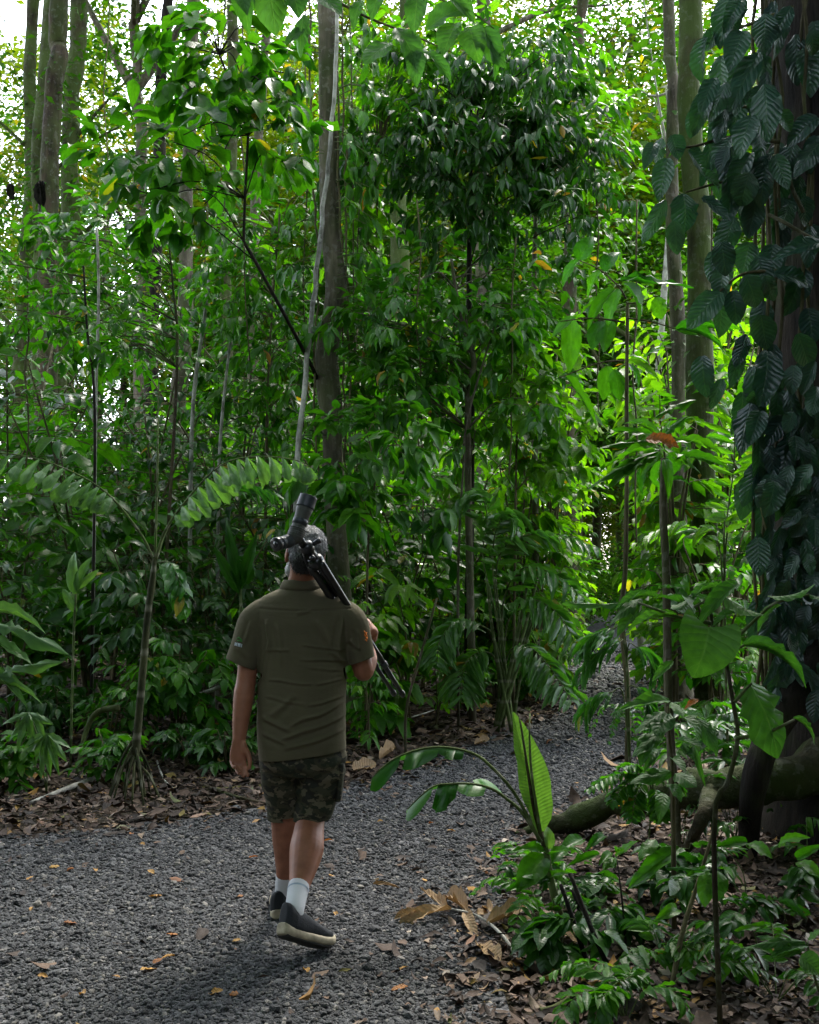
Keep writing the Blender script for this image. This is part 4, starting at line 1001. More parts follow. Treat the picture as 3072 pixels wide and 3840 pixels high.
# --- the stilt rooted palm on the left
def stilt_palm():
    d = 7.75; c = cE
    b = P(*c(682, 1800), d)
    root = thing('stilt_palm', 'young stilt rooted palm with two arching fronds on the left', 'palm', (b[0], b[1], 0))
    MB().tube(smooth_path([P(*c(682, 1800), d), P(*c(700, 1620), d), P(*c(728, 1300), d), P(*c(745, 1100), d), P(*c(768, 930), d), P(*c(782, 800), d)], 30), np.r_[np.linspace(.029, .023, 22), np.linspace(.026, .014, 8)], 12, True, .04).obj('trunk', M['palm_stem'], root)
    for k in range(17):
        a = 2 * math.pi * k / 17 + random.uniform(-.1, .1); rr = random.uniform(.10, .25); z0 = random.uniform(.10, .30)
        s = np.array((b[0] + .02 * math.cos(a), b[1] + .02 * math.sin(a), z0 + .1)); e = np.array((b[0] + rr * math.cos(a), b[1] + rr * math.sin(a), -.02))
        MB().tube(smooth_path([s, (s + e) / 2 + (0, 0, .05), e], 7), np.linspace(.010, .006, 7), 6).obj('stilt_root', M['palm_stem'], root)
    MB().tube(smooth_path([P(*c(784, 800), d), P(*c(795, 400), d), P(*c(800, 0), d), P(*c(803, -120), d)], 12), np.linspace(.009, .003, 12), 6).obj('spear', M['stem_green'], root)
    kw = dict(kind='wedge:hi', mat='leaf_pale', hang=.55, angle=62, droop=.15, r=.010)
    frond(root, [P(*c(778, 810), d), P(*c(720, 690), d), P(*c(600, 530), d - .05), P(*c(500, 440), d - .1), P(*c(380, 370), d - .15), P(*c(200, 300), d - .25), P(*c(-10, 268), d - .35), P(*c(-160, 300), d - .4)], 16, .24, .072, t0=.34, **kw)
    frond(root, [P(*c(785, 810), d), P(*c(830, 670), d - .05), P(*c(920, 535), d - .1), P(*c(1040, 395), d - .15), P(*c(1150, 312), d - .2), P(*c(1300, 285), d - .3), P(*c(1482, 300), d - .4), P(*c(1560, 340), d - .45)], 17, .24, .07, t0=.28, **kw)
    frond(root, [P(*c(790, 810), d), P(*c(850, 640), d + .2), P(*c(960, 500), d + .4), P(*c(1150, 410), d + .6), P(*c(1380, 470), d + .7)], 16, .3, .035, t0=.35, kind='lance:hi', mat='leaf_palm', angle=40, droop=.35, r=.008)
    frond(root, [P(*c(800, 820), d), P(*c(850, 820), d - .3), P(*c(900, 900), d - .45), P(*c(930, 1050), d - .5)], 7, .2, .07, t0=.35, kind='lance:hi', mat='leaf_palm', angle=40, droop=.5, r=.006)
stilt_palm()

M['leaf_frond'] = leaf_mat('frond_leaflet', (0.040, 0.130, 0.022), (0.075, 0.195, 0.03), 0.4, 0.32, 2, 0.0, 0.3, 0.3, 0.004, spec=.6)
reseed(125)
# --- palm clump where the path bends
def clump_palm():
    d = 10.9; c = cI
    root = thing('palm_clump', 'feathery palm clump whose fronds arch over the path bend', 'palm', (*P(*c(985, 1880), d)[:2], 0))
    b = np.array(root.location)
    ends = [([(975, 1500), (950, 1200), (1030, 1050), (1240, 1005), (1470, 1075)], .5), ([(985, 1550), (1000, 1330), (1090, 1195), (1260, 1225), (1445, 1375)], .9), ([(995, 1600), (1040, 1440), (1140, 1360), (1290, 1450), (1405, 1650)], 1.0),
            ([(1000, 1700), (1070, 1610), (1160, 1640), (1260, 1760), (1350, 1900)], 1.0), ([(960, 1500), (880, 1150), (900, 900), (840, 790), (700, 880)], .1), ([(950, 1600), (860, 1500), (740, 1480), (650, 1580), (630, 1700)], .5), ([(960, 1500), (930, 1150), (960, 960), (1020, 900), (1080, 1000)], .2), ([(950, 1700), (860, 1650), (780, 1720), (760, 1880)], .6)]
    for pts, near in ends:
        pp = [P(*c(*q), d - near * i / len(pts)) for i, q in enumerate(pts)]
        frond(root, [b + rdir(.12)] + pp, 21, .40, .058, 'leaf_frond', 'lance', 58, .30, .011, .45)
    for k in range(7):
        e = b + rdir(.35) + np.array((0, 0, random.uniform(.8, 1.6)))
        MB().tube(smooth_path([b + rdir(.1), (b + e) / 2 + (0, 0, .1), e], 8), np.linspace(.022, .012, 8), 7).obj('cane', M['stem_green'], root)
clump_palm()

def small_palms():
    c = cG; d = 7.6
    root = thing('small_palm', 'small dark palm with drooping fingers at the right path edge', 'palm', G(1330, 1690) * (1, 1, 0)); b = np.array(root.location)
    for pts in ([(790, 1330), (660, 1215), (480, 1265), (390, 1350)], [(785, 1450), (650, 1390), (480, 1480), (310, 1680)], [(770, 1900), (640, 1850), (480, 1900), (340, 2085)], [(800, 1500), (900, 1400), (1020, 1480), (1090, 1640)], [(790, 1480), (720, 1340), (560, 1280), (400, 1370)], [(800, 1900), (900, 1800), (1000, 1900), (1040, 2080)]):
        frond(root, [b] + [P(*c(*q), d - .05 * i) for i, q in enumerate(pts)], 9, .26, .026, 'leaf_palm', 'lance', 28, .5, .006, .5)
    d = 8.6; c = cB
    root = thing('feather_palm', 'backlit green feather palm frond standing left of the climber tree', 'palm', (*P(*c(1030, 1900), d)[:2], 0)); b = np.array(root.location)
    for pts, n, L in (([(1020, 1750), (1040, 1550), (1080, 1250), (1080, 1000), (1010, 780)], 17, .34), ([(1030, 1750), (1150, 1500), (1230, 1250), (1260, 1100)], 12, .3), ([(1000, 1800), (880, 1650), (700, 1620), (480, 1720)], 14, .3)):
        frond(root, [b] + [P(*c(*q), d + .05 * i) for i, q in enumerate(pts)], n, L, .05, 'leaf_fresh', 'lance', 62, .12, .009, .3)
small_palms()

reseed(126)
# --- dense dark tree in the middle, broad leaved sapling on the left of the trunk
def region_centers(poly, n, d0, d1):
    poly = np.array(poly, float); out = []
    while len(out) < n:
        x = random.uniform(poly[:, 0].min(), poly[:, 0].max()); y = random.uniform(poly[:, 1].min(), poly[:, 1].max())
        if in_poly(np.array([x]), np.array([y]), poly)[0]: out.append(P(x, y, random.uniform(d0, d1)))
    return out
bush_tree('dense_tree', 'dense dark glossy tree with drooping leaves in the centre', (*P(990, 900, 12.4)[:2], 0), [(*P(985, 1400, 12.4)[:2], 0), P(992, 870, 12.4), P(988, 640, 12.4), P(990, 430, 12.4), P(995, 240, 12.4)], .05, 'bark_dark',
          region_centers([(760, 240), (880, 120), (1080, 130), (1170, 80), (1235, 260), (1240, 470), (1150, 520), (980, 500), (800, 480), (735, 400)], 52, 11.3, 13.0), (.36, .36, .26), 75, 'lance', .20, .30, 'leaf_dark', 300, droop=.95, lo='lance:lo')
bush_tree('dense_tree', 'bright leafy crown rising at the upper right of the dense dark tree', (*P(1130, 900, 13.6)[:2], 0), [(*P(1130, 1400, 13.6)[:2], 0), P(1125, 700, 13.6), P(1130, 400, 13.6), P(1140, 150, 13.6)], .045, 'bark_grey',
          region_centers([(860, 110), (1000, 60), (1180, 40), (1270, 250), (1290, 520), (1200, 560), (1100, 300), (930, 180)], 30, 13, 14.6), (.4, .4, .3), 60, 'ovate', .20, .36, 'leaf_fresh', 200, droop=.5, lo='ovate:lo')
bush_tree('branching_tree', 'twin stemmed small tree below the dense dark crown', (*P(1000, 1200, 11.4)[:2], 0), [(*P(995, 1400, 11.4)[:2], 0), P(985, 880, 11.4), P(998, 760, 11.4), P(965, 640, 11.4), P(950, 540, 11.4)], .042, 'bark_grey',
          region_centers([(740, 560), (1180, 540), (1190, 800), (1100, 900), (760, 930)], 40, 10.8, 12.2), (.36, .36, .28), 52, 'ovate', .17, .38, 'leaf_mid', 300, droop=.6, lo='ovate:lo')
bl = bush_tree('broad_leaved_sapling', 'sapling with whorls of very large leaves left of the centre trunk', (*P(702, 1300, 12.1)[:2], 0), [(*P(702, 1300, 12.1)[:2], 0), P(700, 1000, 12.1), P(688, 850, 11.9), P(640, 740, 11.0), P(*cF(1590, 1720), 10.2), P(*cF(1450, 1460), 10), P(*cF(1405, 1340), 9.9), P(*cF(1430, 720), 9.8), P(*cF(1300, 400), 9.7), P(*cF(1240, 240), 9.6)], .024, 'bark_dark',
          [P(*cF(x, y), random.uniform(9.2, 10.3)) for x, y in ((1050, 180), (1180, 200), (1250, 230), (1380, 280), (1450, 340), (950, 420), (1080, 470), (1150, 440), (1250, 560), (1330, 680), (1220, 720), (1000, 820), (1060, 780), (780, 900), (600, 950), (900, 960), (1060, 960), (680, 1060), (860, 1100), (1120, 1080), (1180, 1180), (820, 1190), (1000, 1200), (1300, 860), (1400, 450), (1520, 480), (1600, 560), (1560, 850), (1640, 420), (1500, 700), (1660, 760), (1600, 330), (1480, 160), (1340, 120))], (.32, .32, .2), 17, 'obovate', .26, .46, 'leaf_mid', 300, droop=.45, lo='obovate')
bush_tree('broad_leaved_sapling', 'airy sapling with flat leaf sprays at the left below the tall trunks', (*P(330, 1200, 11)[:2], 0), [(*P(330, 1300, 11)[:2], 0), P(372, 800, 11), P(364, 600, 11), P(352, 480, 11)], .02, 'bark_brown',
          region_centers([(0, 480), (180, 440), (330, 560), (420, 700), (300, 760), (0, 740)], 30, 10.4, 12.4), (.4, .4, .16), 44, 'ovate', .15, .42, 'leaf_mid', 260, droop=.3, lo='ovate:lo')

bush_tree('broad_leaved_sapling', 'fresh green large leaved sapling right behind the scope', (*P(770, 1300, 9.8)[:2], 0), [(*P(770, 1400, 9.8)[:2], 0), P(775, 1150, 9.8), P(790, 1000, 9.8), P(770, 900, 9.8)], .014, 'twig',
          region_centers([(700, 900), (800, 870), (900, 980), (930, 1100), (820, 1180), (700, 1080)], 16, 9.3, 10.4), (.26, .26, .2), 22, 'ovate', .22, .42, 'leaf_mid', 260, droop=.6)
bush_tree('broad_leaved_sapling', 'pale green broad leaved sapling under the twin stemmed tree', (*P(1080, 1300, 11.8)[:2], 0), [(*P(1080, 1400, 11.8)[:2], 0), P(1085, 1150, 11.8), P(1090, 900, 11.8), P(1110, 760, 11.8)], .018, 'twig',
          region_centers([(950, 760), (1180, 700), (1260, 860), (1230, 1060), (1060, 1080), (930, 950)], 30, 11.2, 13.0), (.34, .34, .28), 34, 'ovate', .22, .44, 'leaf_fresh', 300, droop=.6, lo='ovate:lo')
bush_tree('broad_leaved_sapling', 'leafy sapling filling the space left of the centre trunk', (*P(560, 1300, 12.5)[:2], 0), [(*P(560, 1400, 12.5)[:2], 0), P(560, 1000, 12.5), P(570, 700, 12.5), P(590, 450, 12.5)], .022, 'twig',
          region_centers([(440, 430), (660, 380), (670, 900), (420, 900)], 44, 12.1, 13.6), (.36, .36, .28), 44, 'lance', .18, .34, 'leaf_mid', 300, droop=.6, lo='lance:lo')
bush_tree('broad_leaved_sapling', 'fresh leafed sapling high between the centre trunk and dark crown', (*P(780, 1300, 12.8)[:2], 0), [(*P(780, 1400, 12.8)[:2], 0), P(780, 1000, 12.8), P(790, 600, 12.8), P(800, 250, 12.8)], .024, 'twig',
          region_centers([(715, 120), (900, 60), (930, 200), (800, 420), (720, 600)], 30, 12.4, 13.6), (.36, .36, .28), 44, 'ovate', .2, .36, 'leaf_fresh', 250, droop=.6, lo='ovate:lo')

reseed(127)
# overhanging twigs with large leaves at the top
def overhang():
    root = thing('overhanging_branch', 'branch with large oval leaves hanging into the top of the picture', 'branch', P(500, -160, 7.6))
    b = np.array(root.location)
    for pts in ([(500, -160), (560, -60), (640, -20), (760, -10)], [(600, -60), (760, 30), (860, 70), (950, 110)], [(560, -80), (540, -10), (545, 40)], [(700, -60), (840, -30), (980, 20), (1040, 60)]):
        MB().tube(smooth_path([P(x, y, 7.6 - .05 * i) for i, (x, y) in enumerate(pts)], 12), np.linspace(.012, .004, 12), 6).obj('twig', M['twig'], root)
    lv = Leaves()
    for a, t, w in (((560, -50), (585, 60), 75), ((500, -30), (520, 25), 40), ((600, -40), (640, 20), 70), ((530, -60), (500, 50), 60), ((640, 30), (625, 110), 35), ((660, -30), (720, 30), 60), ((835, 60), (890, 130), 58), ((890, 110), (960, 155), 34), ((820, 90), (765, 130), 60), ((870, 100), (880, 170), 45), ((900, 60), (990, -10), 60), ((990, 60), (1005, 120), 60), ((1000, 65), (1070, 130), 44), ((1020, 60), (1060, 150), 36), ((960, 50), (930, 110), 56), ((880, -10), (870, 60), 50), ((940, -20), (1000, 40), 50), ((800, -20), (780, 30), 40), ((640, 60), (600, 90), 26), ((760, 0), (740, 50), 30)):
        leaf_at(lv, a, t, 7.5, 7.4, w, (0, -.6, .5))
    put_leaves(root, lv, 'ovate:hi', M['leaf_big'], 60)
overhang()

reseed(128)
# vine leaves round the centre trunk
def trunk_vine():
    root = thing('climbing_vine', 'leafy climbing vine hanging from the centre trunk', 'vine', (*P(706, 1060, 11.4)[:2], 0))
    lv = Leaves(); mb = MB()
    for k in range(120):
        y = random.uniform(20, 1000); xt = np.interp(y, [0, 300, 560, 800, 1060], [684, 694, 699, 697, 706])
        sg = 1 if random.random() < .82 else -1
        p = P(xt + sg * 12, y, 11.35); e = P(xt + sg * random.uniform(35, 105), y + random.uniform(-15, 30), 11.35 + random.uniform(-.5, .3))
        mb.tube(smooth_path([p, (p + e) / 2 + (0, 0, .06), e], 6), .004, 4, False)
        for j in range(random.randint(2, 4)):
            l = random.uniform(.13, .24); lv.add(e + rng.normal(0, .02, 3), np.array((sg * random.uniform(-.2, .6), random.uniform(-.6, .3), -random.uniform(.4, 1.2))), (sg * .5, -.5, .8), l, l * .42)
    tag(mb.obj('vine_stalk', M['stem_green'], root), kind='stuff')
    put_leaves(root, lv, 'ovate', M['leaf_mid'], 300)
trunk_vine()

reseed(129)
# --- bright bushes beyond the bend, on both sides of the path
GB = 'backlit bushes beyond the path bend'
its = {1: [], 2: []}
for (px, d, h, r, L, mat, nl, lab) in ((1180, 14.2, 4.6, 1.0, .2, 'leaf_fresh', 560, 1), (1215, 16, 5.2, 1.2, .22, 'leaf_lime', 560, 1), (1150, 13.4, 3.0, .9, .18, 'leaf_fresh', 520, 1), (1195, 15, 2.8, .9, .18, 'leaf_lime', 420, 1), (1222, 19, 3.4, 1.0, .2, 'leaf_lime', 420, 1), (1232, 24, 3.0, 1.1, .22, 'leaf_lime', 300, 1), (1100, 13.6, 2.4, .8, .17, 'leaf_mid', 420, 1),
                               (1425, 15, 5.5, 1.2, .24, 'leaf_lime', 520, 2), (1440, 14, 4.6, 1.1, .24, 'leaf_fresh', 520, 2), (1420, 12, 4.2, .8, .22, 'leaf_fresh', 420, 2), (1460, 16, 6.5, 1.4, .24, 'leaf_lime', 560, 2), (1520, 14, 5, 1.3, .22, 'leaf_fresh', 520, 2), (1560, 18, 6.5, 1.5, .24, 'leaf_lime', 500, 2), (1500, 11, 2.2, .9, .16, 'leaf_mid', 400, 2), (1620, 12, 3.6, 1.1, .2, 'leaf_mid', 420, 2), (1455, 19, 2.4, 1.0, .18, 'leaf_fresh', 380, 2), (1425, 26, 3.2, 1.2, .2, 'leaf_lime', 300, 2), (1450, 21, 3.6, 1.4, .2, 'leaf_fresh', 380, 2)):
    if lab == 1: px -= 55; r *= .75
    X = (px * S - CX) / FPX * d
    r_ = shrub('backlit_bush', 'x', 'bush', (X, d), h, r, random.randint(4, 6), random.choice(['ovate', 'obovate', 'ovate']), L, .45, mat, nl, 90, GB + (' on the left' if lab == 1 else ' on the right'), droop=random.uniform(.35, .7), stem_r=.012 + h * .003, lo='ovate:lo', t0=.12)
    its[lab].append((px, r_, 'bright backlit bush, {} from the left ' + ('on the left bank beyond the bend' if lab == 1 else 'right of the far path')))
for k_ in its: ordinal_labels('b', its[k_])

reseed(130)
# --- herbs and ferns of the right foreground
def right_floor():  # darker leaf choices stand in for the shade on this floor
    its = {0: [], 1: []}
    spots = []
    tries = 0
    while len(spots) < 36 and tries < 3000:
        tries += 1
        y = random.uniform(4.0, 9.5); x = random.uniform(.35, .375 * y)
        if in_poly(np.array([x]), np.array([y]), PATH)[0] or dist_edge(np.array([x]), np.array([y]))[0] < .12: continue
        if 5.7 < y < 7.4 and (x / y * FPX + CX) / S < 1400: continue
        if y > 5.7 and y < 7.4 and random.random() < .5: continue
        if any(math.hypot(x - a, y - b) < .26 for a, b in spots): continue
        spots.append((x, y))
    for k, (x, y) in enumerate(spots):
        h = random.uniform(.14, .42) * (1 if y < 6 else 1.7)
        if k % 4 == 0:
            root = thing('fern', 'x', 'fern', (x, y, 0), 'ferns on the right foreground floor')
            its[0].append((y, root, 'small fern, {} nearest to the camera on the right hand litter'))
            for j in range(random.randint(4, 6)):
                a = rdir(); l = random.uniform(.22, .4)
                frond(root, [np.array((x, y, 0)), np.array((x, y, h * .7)) + a * l * .35, np.array((x, y, h * .85)) + a * l * .8, np.array((x, y, h * .55)) + a * l * 1.15], 12, .075, .022, random.choice(['leaf_mid', 'leaf_dark']), 'lance', 65, .12, .003, .25)
        else:
            kind = random.choice(['ovate', 'ovate', 'lance'])
            r_ = shrub('seedling', 'x', 'seedling', (x, y), h, h * .6 + .08, random.randint(1, 3), kind, random.uniform(.08, .14) * (1 if y < 6.2 else 1.25), .48 if kind == 'ovate' else .3, random.choice(['leaf_dark', 'leaf_dark', 'leaf_dark', 'leaf_mid']), random.randint(8, 28), 60, 'seedlings on the right foreground floor', droop=random.uniform(.1, .35), stem_r=.004, t0=.45, stemmat='stem_green')
            its[1].append((y, r_, 'leafy seedling, {} nearest to the camera on the right hand litter'))
    for k_ in its: ordinal_labels('s', its[k_])
right_floor()
def right_pixel_herbs():
    # single larger leaves of plants low on the right
    root = thing('broad_herb', 'herb with long oval leaves low beside the mossy root', 'herb', G(*cH(560, 1060)))
    b = np.array(root.location); lv = Leaves()
    MB().tube(smooth_path([b, P(*cH(540, 800), 4.7), P(*cH(505, 520), 4.8)], 10), np.linspace(.006, .003, 10), 6).obj('stem', M['bark_dark'], root)
    for a, t, w in (((880, 450), (560, 660), 110), ((500, 500), (630, 400), 60), ((500, 510), (430, 560), 70), ((740, 400), (640, 490), 90), ((430, 380), (330, 420), 60), ((300, 400), (170, 440), 90), ((190, 470), (100, 510), 80), ((400, 490), (210, 545), 45), ((500, 470), (510, 440), 40), ((470, 480), (400, 540), 50)):
        leaf_at(lv, cH(*a), cH(*t), 5.0, 4.9, w / 1.609 / S, (0, -.7, .8))
    put_leaves(root, lv, 'ovate:hi', M['leaf_mid'], 30)
    root = thing('broad_herb', 'pale green leaves entering at the lower right edge', 'herb', (1.42, 3.75, 0)); lv = Leaves()
    MB().tube(smooth_path([np.array(root.location), P(*cH(1720, 1300), 3.75), P(*cH(1650, 1020), 3.7)], 8), np.linspace(.006, .004, 8), 6).obj('stem', M['stem_green'], root)
    for a, t, w in (((1640, 1015), (1250, 1005), 60), ((1650, 1040), (1430, 1060), 90), ((1610, 1110), (1760, 1200), 140), ((1660, 1010), (1760, 930), 80), ((1640, 1060), (1450, 1110), 55)):
        leaf_at(lv, cH(*a), cH(*t), 3.7, 3.65, w / 1.609 / S, (0, -.6, .9))
    put_leaves(root, lv, 'ovate:hi', M['leaf_big'], 30)
    root = thing('broad_herb', 'herb with drooping oval leaves in the middle of the right foreground', 'herb', G(*cH(830, 1330))); lv = Leaves(); b = np.array(root.location)
    MB().tube(smooth_path([b, P(*cH(900, 960), 4.35), P(*cH(1000, 640), 4.4), P(*cH(1100, 300), 4.45)], 10), np.linspace(.012, .006, 10), 6).obj('stem', M['twig'], root)
    for a, t, w in (((1110, 590), (1115, 750), 130), ((1060, 580), (930, 610), 50), ((1120, 575), (1210, 585), 45), ((1050, 590), (1040, 790), 110), ((1290, 420), (1110, 430), 60), ((1290, 430), (1440, 470), 90), ((1480, 440), (1630, 350), 70), ((1590, 510), (1730, 430), 60), ((1590, 540), (1740, 590), 90), ((1210, 1080), (1365, 1275), 100), ((1190, 1080), (1110, 1270), 90), ((1420, 920), (1220, 940), 40), ((870, 820), (770, 850), 80), ((800, 570), (1020, 560), 30)):
        leaf_at(lv, cH(*a), cH(*t), 4.3, 4.2, w / 1.609 / S, (0, -.8, .7))
    put_leaves(root, lv, 'ovate:hi', M['leaf_mid'], 30)
    # serrated fern like plants at the bottom
    for (cx, cy, n, lab) in ((560, 1420, 6, 'toothed fern like herb at the bottom edge right of the litter'), (800, 1100, 5, 'light green toothed fern sprays above the bottom right')):
        g = G(*cH(cx, cy + 90)); root = thing('fern', lab, 'fern', g)
        for j in range(n):
            a = rdir(); a[1] *= .7; l = random.uniform(.16, .26)
            frond(root, [g, g + a * l * .4 + (0, 0, .12), g + a * l + (0, 0, .14), g + a * l * 1.4 + (0, 0, .08)], 8, .1, .032, 'leaf_mid', 'lance', 55, .15, .003, .3)
right_pixel_herbs()
def root_herbs():
    d = 4.9; root = thing('broad_herb', 'cluster of broad matte leaves on the sapling before the mossy root', 'herb', (*P(*cC(800, 1650), d)[:2], 0)); lv = Leaves()
    b = np.array(root.location); MB().tube(smooth_path([b, P(*cC(800, 1400), d), P(*cC(780, 1150), d), P(*cC(770, 930), d)], 10), np.linspace(.012, .006, 10), 7).obj('stem', M['twig'], root)
    for a, t, w in (((775, 890), (480, 890), 95), ((750, 960), (560, 1060), 95), ((760, 970), (690, 1105), 155), ((850, 1000), (1010, 1085), 120), ((860, 1000), (980, 950), 65), ((790, 900), (870, 960), 75), ((740, 1080), (550, 1210), 100), ((820, 1150), (985, 1165), 85), ((640, 1100), (600, 1280), 105), ((800, 1340), (550, 1385), 100), ((810, 1350), (945, 1405), 120), ((740, 1480), (720, 1625), 95), ((930, 1180), (1000, 1420), 40), ((960, 1000), (1085, 1205), 100), ((700, 1200), (630, 1290), 75), ((790, 1250), (880, 1330), 80), ((770, 1420), (860, 1490), 80)):
        leaf_at(lv, cC(*a), cC(*t), d, d - .12, w / 1.688 / S, (random.uniform(-.3, .3), -.7, .8))
    put_leaves(root, lv, 'ovate:hi', M['leaf_big'], 40)
    d = 6.2; root = thing('fern', 'fern fronds hanging over the middle of the mossy root', 'fern', (*P(*cC(640, 1700), d)[:2], 0)); b = np.array(root.location)
    for pts in ([(660, 1430), (560, 1360), (420, 1370), (270, 1450)], [(660, 1440), (580, 1390), (480, 1440), (410, 1540)], [(670, 1430), (700, 1370), (790, 1390), (860, 1470)], [(660, 1450), (600, 1430), (560, 1520), (540, 1640)], [(670, 1450), (690, 1460), (720, 1540), (730, 1640)], [(660, 1440), (620, 1340), (560, 1300), (480, 1310)]):
        frond(root, [b] + [P(*cC(*q), d - .04 * i) for i, q in enumerate(pts)], 15, .105, .030, 'leaf_mid', 'lance', 62, .15, .004, .5)
root_herbs()

reseed(131)
# --- sticks and fallen things on the left
def sticks():
    for (pts, r, mat, lab, nm) in (
        ([(492, 1438, .62), (440, 1455, .5), (400, 1470, .3), (340, 1500, .02)], .022, 'bark_pale', 'pale fallen stick slanting out behind the man', 'fallen_stick'),
        ([(250, 1490, .5), (205, 1500, .46), (180, 1545, .3), (160, 1640, 0)], .026, 'bark_moss', 'curved mossy branch bowed over the litter on the left', 'fallen_branch'),
        ([(210, 1635, .05), (130, 1665, .03), (66, 1690, .02)], .022, 'bark_pale', 'dry grey palm sheath lying on the litter at the left', 'palm_sheath'),
        ([(420, 1650, .03), (490, 1675, .03), (560, 1692, .03)], .013, 'bark_brown', 'brown stick lying on the litter left of the man', 'fallen_stick'),
        ([(250, 1735, .02), (310, 1725, .02), (370, 1728, .02)], .016, 'bark_dark', 'dark rotten stick at the left path edge', 'fallen_stick'),
        ([(330, 1600, .02), (345, 1640, .03), (365, 1660, .02)], .008, 'bark_pale', 'short pale twig beside the stilt roots', 'fallen_stick'),
        ([(790, 1530, .02), (900, 1500, .08), (990, 1465, .1)], .009, 'bark_pale', 'thin bare stick under the palm clump', 'fallen_stick')):
        pp = [G(x, y, z) for x, y, z in pts]; root = thing(nm, lab, 'stick', (*pp[-1][:2], 0))
        MB().tube(smooth_path(pp, 14), np.linspace(r, r * .6, 14), 8, True, .08).obj('stem', M[mat], root)
    for k, (pts, d, r, mat, lab) in enumerate((
        ([(204, 480), (208, 620), (203, 800), (200, 1010)], 10.5, .017, 'bark_pale', 'thin pale pole in the far left thicket'),
        ([(176, 560), (184, 700), (200, 890)], 10.3, .014, 'bark_dark', 'thin dark pole joining the pale pole in the left thicket'),
        ([(440, 590), (428, 690), (410, 815), (402, 1000)], 12.2, .026, 'bark_pale', 'pale leaning pole right of the speckled trunk'),
        ([(492, 680), (480, 760), (466, 900), (460, 1050)], 12, .02, 'bark_pale', 'second pale pole right of the speckled trunk'),
        ([(1040, 690), (985, 880), (975, 1000), (965, 1200)], 11, .014, 'bark_grey', 'thin grey stem slanting below the dense dark tree'),
        ([(920, 1260), (880, 1400), (855, 1500)], 9.0, .013, 'bark_brown', 'brown slanting stem right of the tripod legs'))):
        pp = [P(x, y, d) for x, y in pts]; root = thing('bare_pole', lab, 'sapling', (*pp[-1][:2], 0))
        MB().tube(smooth_path(pp + [np.array((*pp[-1][:2], -.02))], 16), np.linspace(r * .7, r, 16), 7, True, .07).obj('trunk', M[mat], root)
sticks()

